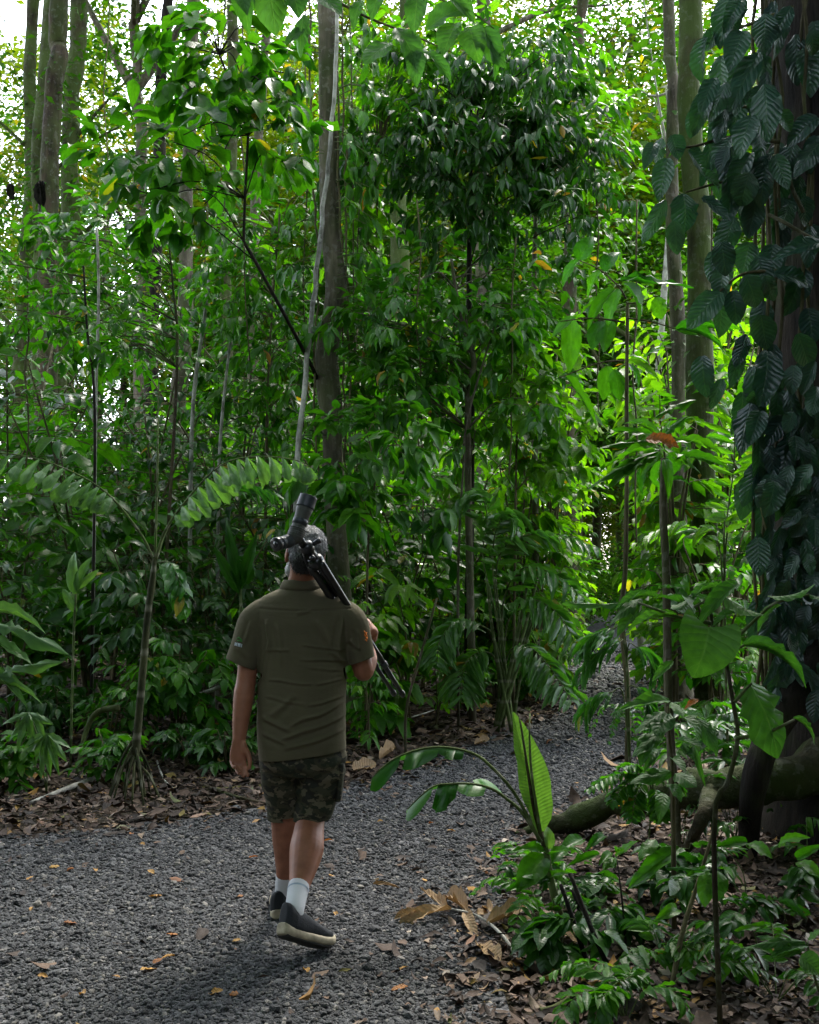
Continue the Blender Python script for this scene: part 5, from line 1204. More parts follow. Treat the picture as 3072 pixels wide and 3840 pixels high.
def left_herbs():
    d = 7.3; root = thing('broad_herb', 'pale strap leaved plant entering at the left edge', 'herb', (*P(-30, 1500, d)[:2], 0)); b = np.array(root.location); lv = Leaves()
    for a, t, w in (((-40, 1305), (150, 1345), 34), ((-30, 1290), (100, 1290), 26), ((-20, 1340), (75, 1400), 30), ((-30, 1430), (120, 1368), 26), ((-30, 1440), (90, 1440), 22), ((-30, 1400), (60, 1480), 26)):
        leaf_at(lv, a, t, d, d - .1, w, (0, -.6, .9))
    MB().tube(smooth_path([b, P(-40, 1400, d), P(-35, 1300, d)], 8), .01, 6).obj('stem', M['stem_green'], root)
    put_leaves(root, lv, 'lance:hi', M['leaf_pale'], 20)
    d = 7.9; root = thing('fan_palm', 'little fan palm with drooping split leaf at the lower left', 'palm', (*P(100, 1600, d)[:2], 0)); b = np.array(root.location)
    for (cx, cy, tips) in ((100, 1545, ((40, 1600), (62, 1620), (85, 1640), (104, 1645), (125, 1632), (143, 1600), (150, 1575), (48, 1572))), (60, 1500, ((0, 1520), (10, 1560), (35, 1580), (70, 1575), (100, 1550), (110, 1520)))):
        f = MB().tube(smooth_path([b, (b + P(cx, cy, d)) / 2 + (0, 0, .1), P(cx, cy, d)], 8), .005, 6).obj('leaf_stalk', M['stem_green'], root)
        lv = Leaves()
        for t in tips: leaf_at(lv, (cx, cy), t, d, d - .08, 15, (0, -.7, .8))
        put_leaves(f, lv, 'lance:hi', M['leaf_pale'], 20, part='leaflet')
    d = 8.6; root = thing('broad_herb', 'torn pale upright leaf standing in the left thicket', 'herb', (*P(150, 1500, d)[:2], 0)); lv = Leaves(); b = np.array(root.location)
    MB().tube(smooth_path([b, P(155, 1350, d), P(160, 1250, d)], 8), .009, 6).obj('stem', M['stem_green'], root)
    for a, t, w in (((160, 1250), (148, 1155), 26), ((160, 1245), (185, 1170), 20), ((162, 1240), (205, 1200), 16), ((160, 1290), (130, 1240), 20)): leaf_at(lv, a, t, d, d - .05, w, (.1, -1, .3))
    put_leaves(root, lv, 'ellip:hi', M['leaf_pale'], 20)
    d = 9.4; root = thing('broad_herb', 'upright banana like leaves standing behind the scope on the left', 'herb', (*P(510, 1400, d)[:2], 0)); lv = Leaves(); b = np.array(root.location)
    for a, t, w in (((505, 1240), (475, 1090), 26), ((508, 1240), (540, 1120), 26), ((520, 1230), (532, 1180), 20), ((505, 1250), (450, 1150), 24)): leaf_at(lv, a, t, d, d - .05, w, (.1, -1, .3))
    MB().tube(smooth_path([b, P(508, 1300, d), P(506, 1240, d)], 8), .012, 6).obj('stem', M['stem_green'], root)
    put_leaves(root, lv, 'lance:hi', M['leaf_dark'], 20)
    for (x, y, l, lab) in ((24, 402, 26, 'withered dark leaf hanging at the far left edge'), (88, 405, 40, 'large withered black leaf hanging before the left trunks')):
        d = 11.5; root = thing('withered_leaf', lab, 'leaf', P(x, y - l * .5, d)); lv = Leaves()
        for k in range(3): leaf_at(lv, (x + random.uniform(-6, 6), y - l * .6), (x + random.uniform(-8, 8), y + l * .7), d, d - .03 * k, 15, (random.uniform(-.6, .6), -1, 0))
        put_leaves(root, lv, 'curl', M['bark_dark'], 9)
    for (x, y, x2, y2, w, lab) in ((745, 1622, 790, 1612, 34, 'broad tan dead leaf on the litter right of the man'), (800, 1600, 830, 1580, 18, 'curled brown dead leaf behind the broad tan one'), (560, 1652, 590, 1660, 18, 'yellowed dead leaf under the man\'s left hand'), (1000, 1568, 1030, 1560, 14, 'small tan dead leaf where the litter meets the far gravel')):
        g1, g2 = G(x, y, .03), G(x2, y2, .03); root = thing('dry_leaf', lab, 'leaf', g1 * (1, 1, 0)); lv = Leaves()
        lv.add(g1, g2 - g1, (0, -.5, 1), np.linalg.norm(g2 - g1), w * S * g1[1] / FPX); put_leaves(root, lv, 'curl', M['leaf_tan'], 3)
left_herbs()

reseed(132)
its = []
for (x0, x1, y0, y1, d) in ((228, 224, 0, 640, 14), (505, 520, 60, 760, 11.8), (650, 640, 0, 900, 12.6), (735, 742, 100, 900, 11.7), (760, 748, 0, 1000, 12.4), (880, 890, 420, 1150, 11), (1085, 1070, 500, 1000, 11.2), (1250, 1262, 300, 900, 13), (1345, 1338, 420, 1150, 10.5), (430, 420, 300, 820, 13.5), (1500, 1510, 150, 700, 9), (60, 55, 560, 1000, 11)):
    r_ = thing('hanging_liana', 'x', 'liana', P(x1, y1, d)); its.append((x0, r_, 'thin hanging liana, {} from the left in front of the foliage'))
    n_ = 26; xs_ = np.linspace(x0, x1, n_) + smooth_path(rng.normal(0, 5, (7, 1)), n_)[:, 0]; ys_ = np.linspace(min(y0, -40) if y0 < 120 else y0, y1, n_)
    MB().tube(np.array([P(a, b, d) for a, b in zip(xs_, ys_)]), np.full(n_, .0085), 5).obj('stem', M['twig'], r_)
ordinal_labels('liana', its)

reseed(133)
# yellow leaves dropped on the gravel, each where it lies
cK = crop(0, 2900, 1.327)
YL = [cK(*q) for q in ((660, 298), (697, 350), (578, 412), (368, 475), (478, 487), (135, 530), (272, 595), (765, 500), (805, 605), (1208, 606), (1005, 654), (163, 665), (318, 740), (1200, 828), (419, 872), (762, 945), (700, 978), (595, 1016), (150, 1000), (188, 1005), (870, 906), (1240, 420), (1200, 425), (1530, 990), (885, 800), (245, 465), (168, 350), (1660, 335), (1640, 500), (1665, 690), (1240, 760), (425, 1095), (1110, 1080), (1180, 1100), (1690, 1050))]
YL += [cD(*q) for q in ((690, 840), (595, 958), (275, 1000), (725, 1320), (320, 698), (400, 740), (815, 1108), (735, 965), (50, 690), (145, 1490), (185, 1578), (540, 1640), (340, 1730), (1090, 505), (710, 885), (595, 1045), (30, 515), (200, 415))]
def yellow_leaves():
    its = {0: [], 1: []}
    for k, (x, y) in enumerate(YL):
        if k % 4 == 2: continue
        g = G(x, y, .02)
        l = random.uniform(.035, .07); a = random.uniform(0, 6.28)
        mat = M['leaf_yellow'] if k % 3 else M['leaf_orange']
        o = bpy.data.objects.new('fallen_leaf', leaf_mesh('ovate:hi', mat, random.randint(0, 4))); COL.objects.link(o)
        o.location = tuple(g); o.rotation_euler = (random.uniform(-.2, .3), random.uniform(-.35, .35), a); o.scale = (l * .5, l, l)
        tag(o, ('small yellow fallen leaf' if k % 3 else 'small orange brown fallen leaf') + ' lying on the grey gravel path', 'leaf', ('yellow' if k % 3 else 'orange') + ' leaves dropped on the gravel')
        its[1 if k % 3 else 0].append((x, o, ('yellow' if k % 3 else 'orange brown') + ' fallen leaf, {} from the left on the gravel path'))
    for k_ in its: ordinal_labels('y', its[k_])
M['leaf_yellow'] = leaf_mat('yellow_fallen_leaf', (0.34, 0.17, 0.03), (0.42, 0.24, 0.05), .15, .6, 8, yellow=0, tcol=(1.2, 1.0, .5))
yellow_leaves()
reseed(140)
# ------------------------------------------------------------------ the walking man
def PF(x, y, d): return P(x / S, y / S, d)

def loft(mb, rings, sides=28):
    """closed skin through rings (centre, half width along ax, half depth along ay, exponent, ax, ay)"""
    a = np.arange(sides) / sides * 2 * math.pi
    rows = []
    for c, hw, hd, ex, ax, ay in rings:
        ca, sa = np.cos(a), np.sin(a)
        x = np.sign(ca) * np.abs(ca) ** (2 / ex) * hw; y = np.sign(sa) * np.abs(sa) ** (2 / ex) * hd
        rows.append(np.asarray(c)[None] + x[:, None] * np.asarray(ax)[None] + y[:, None] * np.asarray(ay)[None])
    first = np.repeat(rows[0].mean(0)[None], sides, 0); last = np.repeat(rows[-1].mean(0)[None], sides, 0)
    rows = [first] + rows + [last]; n = len(rows)
    i, j = np.meshgrid(np.arange(n - 1), np.arange(sides), indexing='ij'); i = i.ravel(); j = j.ravel(); k = (j + 1) % sides
    mb.add(np.concatenate(rows), np.stack([i * sides + j, i * sides + k, (i + 1) * sides + k, (i + 1) * sides + j], 1))

def limb(mb, pts, n=18, sides=16, flat=1.0, ref=(1, 0, 0)):
    """tapering limb: rows of x, y, z, radius"""
    p = smooth_path(pts, n); c = p[:, :3]; r = p[:, 3]; tg = unit(np.gradient(c, axis=0)); rings = []
    for k in range(n):
        ax = unit(np.asarray(ref, float) - tg[k] * np.dot(ref, tg[k])); ay = np.cross(tg[k], ax)
        rings.append((c[k], r[k], r[k] * flat, 2.0, ax, ay))
    e0, e1 = rings[0], rings[-1]
    cap = lambda e, s, f: (e[0] + tg[0 if s < 0 else -1] * s * e[1] * math.sin(math.acos(f)), e[1] * f, e[2] * f, 2.0, e[4], e[5])
    rings = [cap(e0, -1, .35), cap(e0, -1, .8)] + rings + [cap(e1, 1, .8), cap(e1, 1, .35)]
    loft(mb, rings, sides)

def blob(mb, c, rx, ry, rz, rot=None, sides=18, rows=12):
    c = np.asarray(c, float); R = np.eye(3) if rot is None else np.array(rot)
    rg = []
    for k in range(1, rows):
        th = math.pi * k / rows
        rg.append((c + R @ np.array((0, 0, -math.cos(th) * rz)), rx * math.sin(th), ry * math.sin(th), 2.0, R @ np.array((1, 0, 0)), R @ np.array((0, 1, 0))))
    loft(mb, rg, sides)

def fuse(mb, voxel, smooth=4, sm_f=0.5, dec=None):
    """one continuous skin out of overlapping closed pieces"""
    me = mb.mesh('tmp'); o = bpy.data.objects.new('tmp', me); COL.objects.link(o)
    m = o.modifiers.new('r', 'REMESH'); m.mode = 'VOXEL'; m.voxel_size = voxel
    if smooth:
        s = o.modifiers.new('s', 'SMOOTH'); s.factor = sm_f; s.iterations = smooth
    if dec:
        d = o.modifiers.new('d', 'DECIMATE'); d.ratio = dec
    dg = bpy.context.evaluated_depsgraph_get(); dg.update()
    out = bpy.data.meshes.new_from_object(o.evaluated_get(dg))
    bpy.data.objects.remove(o); bpy.data.meshes.remove(me)
    return out

def cut(me, c, nrm, R=None):
    b = bmesh.new(); b.from_mesh(me)
    c = Vector(c); g = []
    fs = [f for f in b.faces if R is None or (f.calc_center_median() - c).length < R]
    es = set(); vsx = set()
    for f in fs: es.update(f.edges); vsx.update(f.verts)
    bmesh.ops.bisect_plane(b, geom=list(vsx) + list(es) + fs, plane_co=c, plane_no=Vector(nrm), clear_outer=True)
    b.to_mesh(me); b.free()

def displace(me, fn):
    n = len(me.vertices); co = np.empty(n * 3, np.float32); me.vertices.foreach_get('co', co); co = co.reshape(-1, 3).astype(float)
    nn = np.empty(n * 3, np.float32); me.vertex_normals.foreach_get('vector', nn); nn = nn.reshape(-1, 3)
    co = co + nn * fn(co, nn)[:, None]
    me.vertices.foreach_set('co', co.astype(np.float32).ravel()); me.update()

def place(name, me, mat, root, smooth=True):
    me.transform(Matrix.Translation(-Vector(parent_loc(root)))); me.name = name
    me.materials.clear(); me.materials.append(mat)
    me.polygons.foreach_set('use_smooth', np.ones(len(me.polygons), bool)); me.update()
    return add(name, me, root)

def skin_mat():
    T = NT('tanned_skin'); n = T.noise(T.coord('Object'), 14, 4); f = T.noise(T.coord('Object'), 120, 3)
    col = T.ramp(n, [(0.3, (0.21, 0.080, 0.045)), (0.7, (0.36, 0.145, 0.085))])
    p = T.bsdf(col, 0.5, T.bump(f, 0.12, 0.003), 0.4)
    p.inputs['Subsurface Weight'].default_value = 0.06; p.inputs['Subsurface Radius'].default_value = (.012, .004, .002); p.inputs['Subsurface Scale'].default_value = 1.0
    return T.done(p.outputs[0])
def cloth_mat(name, c, var=.15, weave=420):
    T = NT(name); v = T.coord('Object'); n = T.noise(v, 5, 5); w = T.noise(v, weave, 2); k = T.noise(T.coord('Object', (1, 1, 3.2)), 16, 4, .6)
    col = T.mix(1.0, c, T.ramp(n, [(.3, (1 - var,) * 3), (.7, (1 + var,) * 3)]), 'MULTIPLY')
    return T.done(T.bsdf(col, .9, T.bump(T.math('ADD', T.math('MULTIPLY', w, .25), k), .35, .006), .15).outputs[0])
def camo_mat():
    T = NT('camouflage_cloth'); v = T.coord('Object', (1, 1, 1.7))
    a = T.noise(v, 13, 3, .5); b = T.noise(T.coord('Object', (1.3, 1, 1.9)), 17, 2, .5)
    c1 = T.ramp(a, [(0, (.028, .028, .023)), (.45, (.028, .028, .023)), (.46, (.05, .048, .03)), (.56, (.05, .048, .03)), (.57, (.028, .033, .022)), (1, (.028, .033, .022))], 'CONSTANT')
    col = T.mix(T.math('GREATER_THAN', b, .58), c1, (.115, .10, .068))
    w = T.noise(T.coord('Object'), 300, 2); k = T.noise(T.coord('Object', (1, 1, 2.5)), 18, 4)
    return T.done(T.bsdf(col, .9, T.bump(T.math('ADD', T.math('MULTIPLY', w, .3), k), .4, .008), .15).outputs[0])
def hair_mat(name, stops):
    T = NT(name); n = T.noise(T.coord('Object', (1, 1, .5)), 170, 3, .7)
    z = T.n('ShaderNodeSeparateXYZ'); T.l(T.coord('Generated'), z.inputs[0])
    col = T.mix(T.ramp(T.math('ADD', z.outputs[2], T.math('MULTIPLY', T.math('SUBTRACT', n, .5), .6)), [(.26, (0, 0, 0)), (.48, (1, 1, 1))]), T.ramp(n, [(.3, (.010, .010, .010)), (.7, (.045, .045, .048))]), T.ramp(n, stops))
    return T.done(T.bsdf(col, .6, T.bump(n, .6, .006), .35).outputs[0])
M['skin'] = skin_mat(); M['shirt'] = cloth_mat('olive_shirt_cloth', (.100, .088, .054)); M['camo'] = camo_mat()
M['hair'] = hair_mat('grey_hair', [(.3, (.07, .07, .074)), (.5, (.19, .19, .198)), (.7, (.42, .42, .43))])
M['beard'] = plain_mat('white_beard', (.42, .42, .42), .8, .3, 150, .5)
M['sock'] = cloth_mat('white_sock_knit', (.62, .62, .66), .06, 260); M['sock_grey'] = plain_mat('sock_stripe', (.30, .36, .44), .9)
M['sole'] = plain_mat('cream_sole', (.36, .31, .22), .7, .35, 30); M['tread'] = plain_mat('dark_tread', (.03, .028, .026), .8)
M['shoe'] = plain_mat('navy_shoe_mesh', (.007, .009, .014), .7, .3, 200, .4); M['lace'] = plain_mat('black_lace', (.008, .008, .01), .8)
M['scope'] = plain_mat('black_rubber_armour', (.026, .031, .038), .42, .2, 90, .12); M['scope_grey'] = plain_mat('olive_grey_armour', (.066, .066, .058), .55, .15, 90, .1)
M['metal_black'] = plain_mat('black_metal', (.010, .011, .014), .3, .2, 60, .08, .6); M['glass'] = plain_mat('coated_glass', (.004, .006, .012), .06, 0, 5, 0, .8)
M['nail'] = plain_mat('finger_nail', (.42, .24, .18), .35, .05, 40, .02)
M['badge_green'] = plain_mat('green_embroidery', (.06, .26, .05), .8); M['badge_white'] = plain_mat('white_embroidery', (.5, .55, .62), .8); M['badge_orange'] = plain_mat('orange_embroidery', (.62, .17, .02), .8)

XW, YW = np.array((1.0, 0, 0)), np.array((0, 1.0, 0))
def man():
    DB = 4.9
    base = np.array((PF(1120, 3500, 4.85)[0], 4.85, 0))
    root = thing('person', 'man in olive shirt and camouflage shorts walking away along the path', 'person', base)
    # ---------------- body skin
    mb = MB()
    tilt = math.radians(9)
    hc = PF(1147, 2070, 4.86)
    ct, st = math.cos(tilt), math.sin(tilt)
    R = np.array([(ct, 0, st), (0, 1, 0), (-st, 0, ct)])            # head leans to his left
    R = R @ np.array([(math.cos(.14), -math.sin(.14), 0), (math.sin(.14), math.cos(.14), 0), (0, 0, 1)])
    H = lambda x, y, z: hc + R @ np.array((x, y, z))
    blob(mb, H(0, -.012, .022), .076, .096, .083, R)                # cranium (back of the head is -y)
    blob(mb, H(0, .035, -.045), .066, .066, .085, R)                # face
    blob(mb, H(0, .058, -.105), .045, .045, .035, R)                # chin
    limb(mb, [(*H(0, .092, .015), .012), (*H(0, .108, -.02), .013), (*H(0, .118, -.045), .017)], 8, 10)   # nose
    for s in (-1, 1):
        blob(mb, H(s * .031, .083, .028), .026, .018, .009, R)      # brow
        blob(mb, H(s * .035, .075, -.03), .022, .02, .02, R)        # cheek
        blob(mb, H(s * .022, .096, -.078), .022, .012, .007, R)     # lips
        blob(mb, H(s * .079, -.004, -.022), .008, .021, .034, R @ np.array([(1, 0, 0), (0, math.cos(.25), -math.sin(.25)), (0, math.sin(.25), math.cos(.25))]))   # ear
        blob(mb, H(s * .076, .004, -.045), .008, .012, .014, R)
    nk = PF(1130, 2195, 4.9)
    limb(mb, [(*H(0, -.01, -.04), .058), (*((H(0, -.01, -.09) + nk) / 2), .058), (*nk, .066), (*PF(1133, 2250, 4.92), .09)], 10, 18)
    # torso under the shirt
    loft(mb, [(PF(1134, y, DB), hw / 866, dp, 2.3, XW, YW) for y, hw, dp in ((2245, 120, .07), (2300, 150, .095), (2420, 140, .115), (2600, 138, .12), (2760, 138, .12), (2880, 140, .115))], 24)
    # left arm hangs, palm turned back
    limb(mb, [(*PF(975, 2320, 4.9), .055), (*PF(940, 2430, 4.89), .048), (*PF(924, 2545, 4.88), .042), (*PF(916, 2600, 4.87), .045), (*PF(905, 2690, 4.85), .038), (*PF(897, 2772, 4.83), .0285)], 24, 18)
    hd = 4.82
    limb(mb, [(*PF(897, 2765, hd), .027), (*PF(896, 2795, hd), .033), (*PF(895, 2830, hd), .039), (*PF(895, 2846, hd), .036)], 10, 16, flat=.42)
    blob(mb, PF(915, 2805, hd - .012), .014, .014, .03)              # ball of the thumb
    fingers = [((869, 2838), (868, 2856), (872, 2870), (879, 2880), .0078), ((884, 2846), (884, 2872), (889, 2890), (896, 2902), .0088), ((901, 2848), (902, 2878), (907, 2898), (914, 2912), .0092), ((916, 2843), (919, 2873), (924, 2894), (930, 2909), .0090)]
    for a, b_, c_, e, r in fingers:
        limb(mb, [(*PF(*a, hd), r * 1.08), (*PF(*b_, hd - .010), r), (*PF(*c_, hd - .032), r * .95), (*PF(*e, hd - .052), r * .8)], 14, 10)
    limb(mb, [(*PF(914, 2796, hd - .008), .013), (*PF(930, 2826, hd - .016), .0115), (*PF(937, 2852, hd - .022), .0105), (*PF(936, 2878, hd - .026), .0085)], 12, 10)
    # right arm bent, hand on the tripod legs
    el = PF(1364, 2515, 4.93); wr = PF(1374, 2384, 5.09)
    limb(mb, [(*PF(1300, 2320, 4.9), .055), (*PF(1335, 2420, 4.91), .05), (*el, .046)], 16, 16)
    limb(mb, [(*el, .046), (*((el * 2 + wr) / 3 + np.array((.012, -.012, 0))), .045), (*((el + wr * 2) / 3), .037), (*wr, .029)], 14, 16)
    hk = PF(1366, 2345, 5.10)
    limb(mb, [(*wr, .029), (*((wr + hk) / 2), .034), (*hk, .037)], 8, 14, flat=.6)
    tx = unit(PF(1500, 2605, 5.28) - PF(1150, 2050, 4.66))            # along the tripod legs
    gp = PF(1358, 2380, 5.065)                                         # grip centre on the legs
    nrm = unit(np.cross(tx, (0, 1, 0))); bn = np.cross(tx, nrm)
    for k in range(4):
        o = gp + tx * (k - 1.5) * .021; rr = .056
        arc = [(*(o + (nrm * math.cos(t) + bn * math.sin(t)) * rr), .0092 - .0006 * abs(k - 1)) for t in np.linspace(-2.3, .9, 7)]
        limb(mb, arc, 16, 10)
    limb(mb, [(*(gp + (nrm * math.cos(1.4) + bn * math.sin(1.4)) * .05 - tx * .03), .011), (*(gp + (nrm * math.cos(2.2) + bn * math.sin(2.2)) * .054 - tx * .04), .0105), (*(gp + (nrm * math.cos(3.0) + bn * math.sin(3.0)) * .054 - tx * .035), .009)], 10, 10)
    limb(mb, [(*hk, .034), (*(gp + nrm * .045 + bn * .02), .03)], 6, 12)
    # legs
    limb(mb, [(*PF(1215, 2850, 4.92), .085), (*PF(1190, 2960, 4.93), .075), (*PF(1168, 3055, 4.92), .062), (*PF(1158, 3120, 4.87), .066), (*PF(1150, 3185, 4.80), .0725), (*PF(1138, 3250, 4.74), .060), (*PF(1121, 3330, 4.66), .041), (*PF(1107, 3400, 4.58), .035), (*PF(1104, 3415, 4.57), .034)], 34, 20)
    limb(mb, [(*PF(1060, 2850, 4.94), .085), (*PF(1062, 2960, 4.98), .073), (*PF(1066, 3055, 5.02), .06), (*PF(1072, 3130, 5.05), .062), (*PF(1074, 3180, 5.07), .058), (*PF(1070, 3260, 5.1), .042), (*PF(1064, 3340, 5.13), .034), (*PF(1060, 3390, 5.14), .034)], 34, 20)
    me = fuse(mb, .0042, 3, .5, .45)
    place('body', me, M['skin'], root)
    for s in (-1, 1):
        mbx = MB(); blob(mbx, H(s * .031, .088, .006), .0125, .0125, .0125, R); mbx.obj('eye', M['badge_white'], root)
    for a, b_, c_, e, r in fingers:
        q = PF(*e, hd - .047); mbx = MB(); blob(mbx, q + np.array((0, .0075, .004)), .0055, .003, .008); mbx.obj('fingernail', M['nail'], root)
    # ---------------- hair
    mb = MB(); blob(mb, H(0, -.014, .032), .086, .104, .085, R, 26, 18); blob(mb, H(0, -.05, -.03), .070, .058, .052, R, 20, 12); blob(mb, H(0, -.056, -.066), .056, .04, .030, R, 18, 10)
    me = fuse(mb, .005, 4, .5)
    cut(me, tuple(H(0, .055, .03)), tuple(R @ np.array((0, 1, -.75))))
    def hairfn(co, nn):
        return np.array([mnoise.noise(Vector(c * 55)) * .004 + mnoise.noise(Vector(c * 150)) * .003 for c in co])
    displace(me, hairfn)
    n = len(me.vertices); co = np.empty(n * 3, np.float32); me.vertices.foreach_get('co', co); co = co.reshape(-1, 3)
    nn = np.empty(n * 3, np.float32); me.vertex_normals.foreach_get('vector', nn); nn = nn.reshape(-1, 3)
    hair = place('hair', me, M['hair'], root)
    pick = rng.choice(n, 2600); V, Q = [], []
    for k, i in enumerate(pick):                                       # short strands that break the outline
        p = co[i].astype(float); d = unit(nn[i] * .55 + rng.normal(0, .35, 3) + np.array((0, -.1, -.75))); sd = unit(np.cross(d, rng.normal(0, 1, 3))) * .0009
        l = random.uniform(.007, .014)
        V += [p - sd - d * .003, p + sd - d * .003, p + d * l + sd * .3, p + d * l - sd * .3]; Q.append((4 * k, 4 * k + 1, 4 * k + 2, 4 * k + 3))
    add('strands', mk_mesh('strands', np.array(V) - parent_loc(root), np.array(Q), None, M['hair']), hair)
    mb = MB(); blob(mb, H(-.050, .035, -.085), .026, .045, .036, R); blob(mb, H(.050, .035, -.085), .026, .045, .036, R); blob(mb, H(0, .065, -.11), .045, .04, .028, R)
    me = fuse(mb, .005, 3); displace(me, hairfn); place('beard', me, M['beard'], root)
    # ---------------- shirt
    mb = MB()
    loft(mb, [(PF(cx, y, DB + dy), hw / 866, dp, ex, XW, YW) for cx, y, hw, dp, ex, dy in (
        (1128, 2198, 62, .068, 2.0, -.01), (1130, 2216, 100, .082, 2.0, -.01), (1132, 2234, 142, .094, 2.1, -.005), (1135, 2256, 172, .105, 2.2, 0), (1136, 2290, 184, .116, 2.3, 0), (1137, 2340, 178, .128, 2.4, .0), (1137, 2420, 171, .138, 2.4, .005),
        (1136, 2510, 168, .142, 2.4, .01), (1134, 2600, 166, .148, 2.4, .015), (1131, 2690, 166, .152, 2.4, .015), (1132, 2770, 166, .152, 2.4, .01), (1136, 2850, 163, .150, 2.4, .01), (1137, 2900, 160, .146, 2.4, .01))], 40)
    limb(mb, [(*PF(995, 2300, 4.9), .072), (*PF(955, 2340, 4.9), .077), (*PF(928, 2420, 4.89), .072), (*PF(903, 2492, 4.88), .070), (*PF(895, 2520, 4.88), .069)], 18, 20)
    limb(mb, [(*PF(1270, 2300, 4.9), .072), (*PF(1315, 2335, 4.9), .074), (*PF(1338, 2400, 4.905), .066), (*PF(1356, 2478, 4.91), .062), (*PF(1362, 2510, 4.915), .062)], 18, 20)
    me = fuse(mb, .0052, 7, .6)
    cut(me, tuple(PF(1134, 2826, 4.9)), (.13, 0, -1))
    a = PF(903, 2490, 4.88); cut(me, tuple(a), tuple(unit(np.array((-.42, -.05, -1)))), .115)
    a = PF(1355, 2476, 4.91); cut(me, tuple(a), tuple(unit(np.array((.35, .05, -1)))), .10)
    creases = []                                                        # ridges across the back: start, end, height, width
    for (x0, y0, x1, y1, h, w) in ((1130, 2418, 1300, 2440, .004, .007), (1120, 2470, 1295, 2482, .004, .007), (985, 2440, 1090, 2436, .003, .007), (1000, 2548, 1180, 2566, .0045, .007), (1180, 2566, 1290, 2552, .0035, .007), (1150, 2502, 1290, 2522, .003, .006), (985, 2612, 1150, 2642, .003, .008), (1150, 2642, 1290, 2620, .004, .008),
                                   (1080, 2725, 1290, 2640, .006, .010), (1040, 2775, 1292, 2690, .006, .011), (1060, 2810, 1290, 2745, .005, .011), (975, 2690, 1100, 2740, .005, .012), (975, 2750, 1080, 2790, .004, .011), (1010, 2400, 985, 2560, .005, .012), (1285, 2310, 1265, 2460, .006, .013), (1000, 2320, 1010, 2440, .006, .014), (1010, 2690, 1110, 2600, .004, .012), (1110, 2300, 1170, 2285, .003, .01), (1240, 2440, 1295, 2500, .005, .01), (1180, 2320, 1250, 2420, .004, .016), (1040, 2330, 1060, 2500, .004, .018),
                                   (880, 2430, 930, 2480, .004, .010), (935, 2330, 905, 2420, .004, .010), (1335, 2360, 1350, 2450, .005, .010), (1310, 2400, 1345, 2440, .004, .009)):
        creases.append((PF(x0, y0, 4.78)[[0, 2]], PF(x1, y1, 4.78)[[0, 2]], h * .95, w * .68))
    def shirtfn(co, nn):
        out = np.zeros(len(co)); p = co[:, [0, 2]]
        wig = np.array([mnoise.noise(Vector((c[0] * 9, 3.1, c[2] * 9))) for c in co]) * .010
        for a, b_, h, w in creases:
            d = b_ - a; t = np.clip(((p - a) @ d) / (d @ d), 0, 1); q = a + t[:, None] * d
            dist = (p[:, 1] - q[:, 1]) if abs(d[0]) > abs(d[1]) else (p[:, 0] - q[:, 0])
            dist = dist + wig; en = np.minimum(t, 1 - t); fade = np.clip(en / .18, 0, 1) * (nn[:, 1] < .2)
            far = np.linalg.norm(p - q, axis=1) < .05
            out += h * fade * far * (np.exp(-(dist / w) ** 2) - .6 * np.exp(-((dist + 1.9 * w) / (1.3 * w)) ** 2)) * 2.0
        # yoke seam and broad softness
        zy = PF(1140, 2283, 4.79)[2] - .008 * np.cos((p[:, 0] - PF(1140, 2283, 4.79)[0]) * 9)
        out += np.where((nn[:, 1] < -.2) & (np.abs(p[:, 0] - PF(1140, 2283, 4.79)[0]) < .195), -.005 * np.exp(-((p[:, 1] - zy) / .0035) ** 2) + .003 * np.clip((p[:, 1] - zy) / .004, 0, 1) * np.clip((.02 - (p[:, 1] - zy)) / .02, 0, 1), 0)
        out += np.array([mnoise.noise(Vector((c[0] * 13, c[1] * 13, c[2] * 8))) for c in co]) * .0028
        return out
    displace(me, shirtfn)
    sh = place('shirt', me, M['shirt'], root); sm = sh.modifiers.new('cloth', 'SOLIDIFY'); sm.thickness = .0025; sm.offset = -1
    # collar: folded band round the neck
    V, Q = [], []; m = 40; cc = PF(1128, 2200, 4.885)
    prof = [(.064, .010, 0), (.067, .024, 0), (.072, .028, 0), (.078, .020, 0), (.085, .004, 0), (.089, -.010, 0), (.084, -.012, 0)]
    for i in range(m):
        t = math.pi / 2 + math.pi * .05 + 2 * math.pi * .95 * i / (m - 1)
        for (r, z, _) in prof:
            V.append(cc + np.array((math.cos(t) * r * 1.02, math.sin(t) * r * .98 + .008, z - .045 * max(0, math.sin(t)))))
    k = len(prof)
    for i in range(m - 1):
        for j in range(k - 1): Q.append((i * k + j, (i + 1) * k + j, (i + 1) * k + j + 1, i * k + j + 1))
    o = add('collar', mk_mesh('collar', np.array(V) - parent_loc(root), np.array(Q), None, M['shirt']), root); sm = o.modifiers.new('cloth', 'SOLIDIFY'); sm.thickness = .003
    # sleeve badges: on the cloth
    dgv = np.empty(len(sh.data.vertices) * 3, np.float32); sh.data.vertices.foreach_get('co', dgv); sv = dgv.reshape(-1, 3) + parent_loc(root)
    px, py, pf = project(sv); px *= S; py *= S
    def on_cloth(x, y):
        m_ = np.hypot(px - x, py - y); near = np.where(m_ < 9)[0]
        if not len(near): near = np.argsort(m_)[:6]
        return PF(x, y, sv[near][:, 1].min() - .004)
    def strip(name, polys, mat, parent):
        mbx = MB()
        for pl in polys: mbx.tube(np.array([on_cloth(*q) for q in pl]), [.0024] * len(pl), 6)
        return mbx.obj(name, mat, parent)
    strip('badge', [[(888, 2396), (894, 2390), (902, 2396), (907, 2400)], [(890, 2402), (900, 2403), (908, 2405)], [(897, 2390), (901, 2399)]], M['badge_green'], sh)
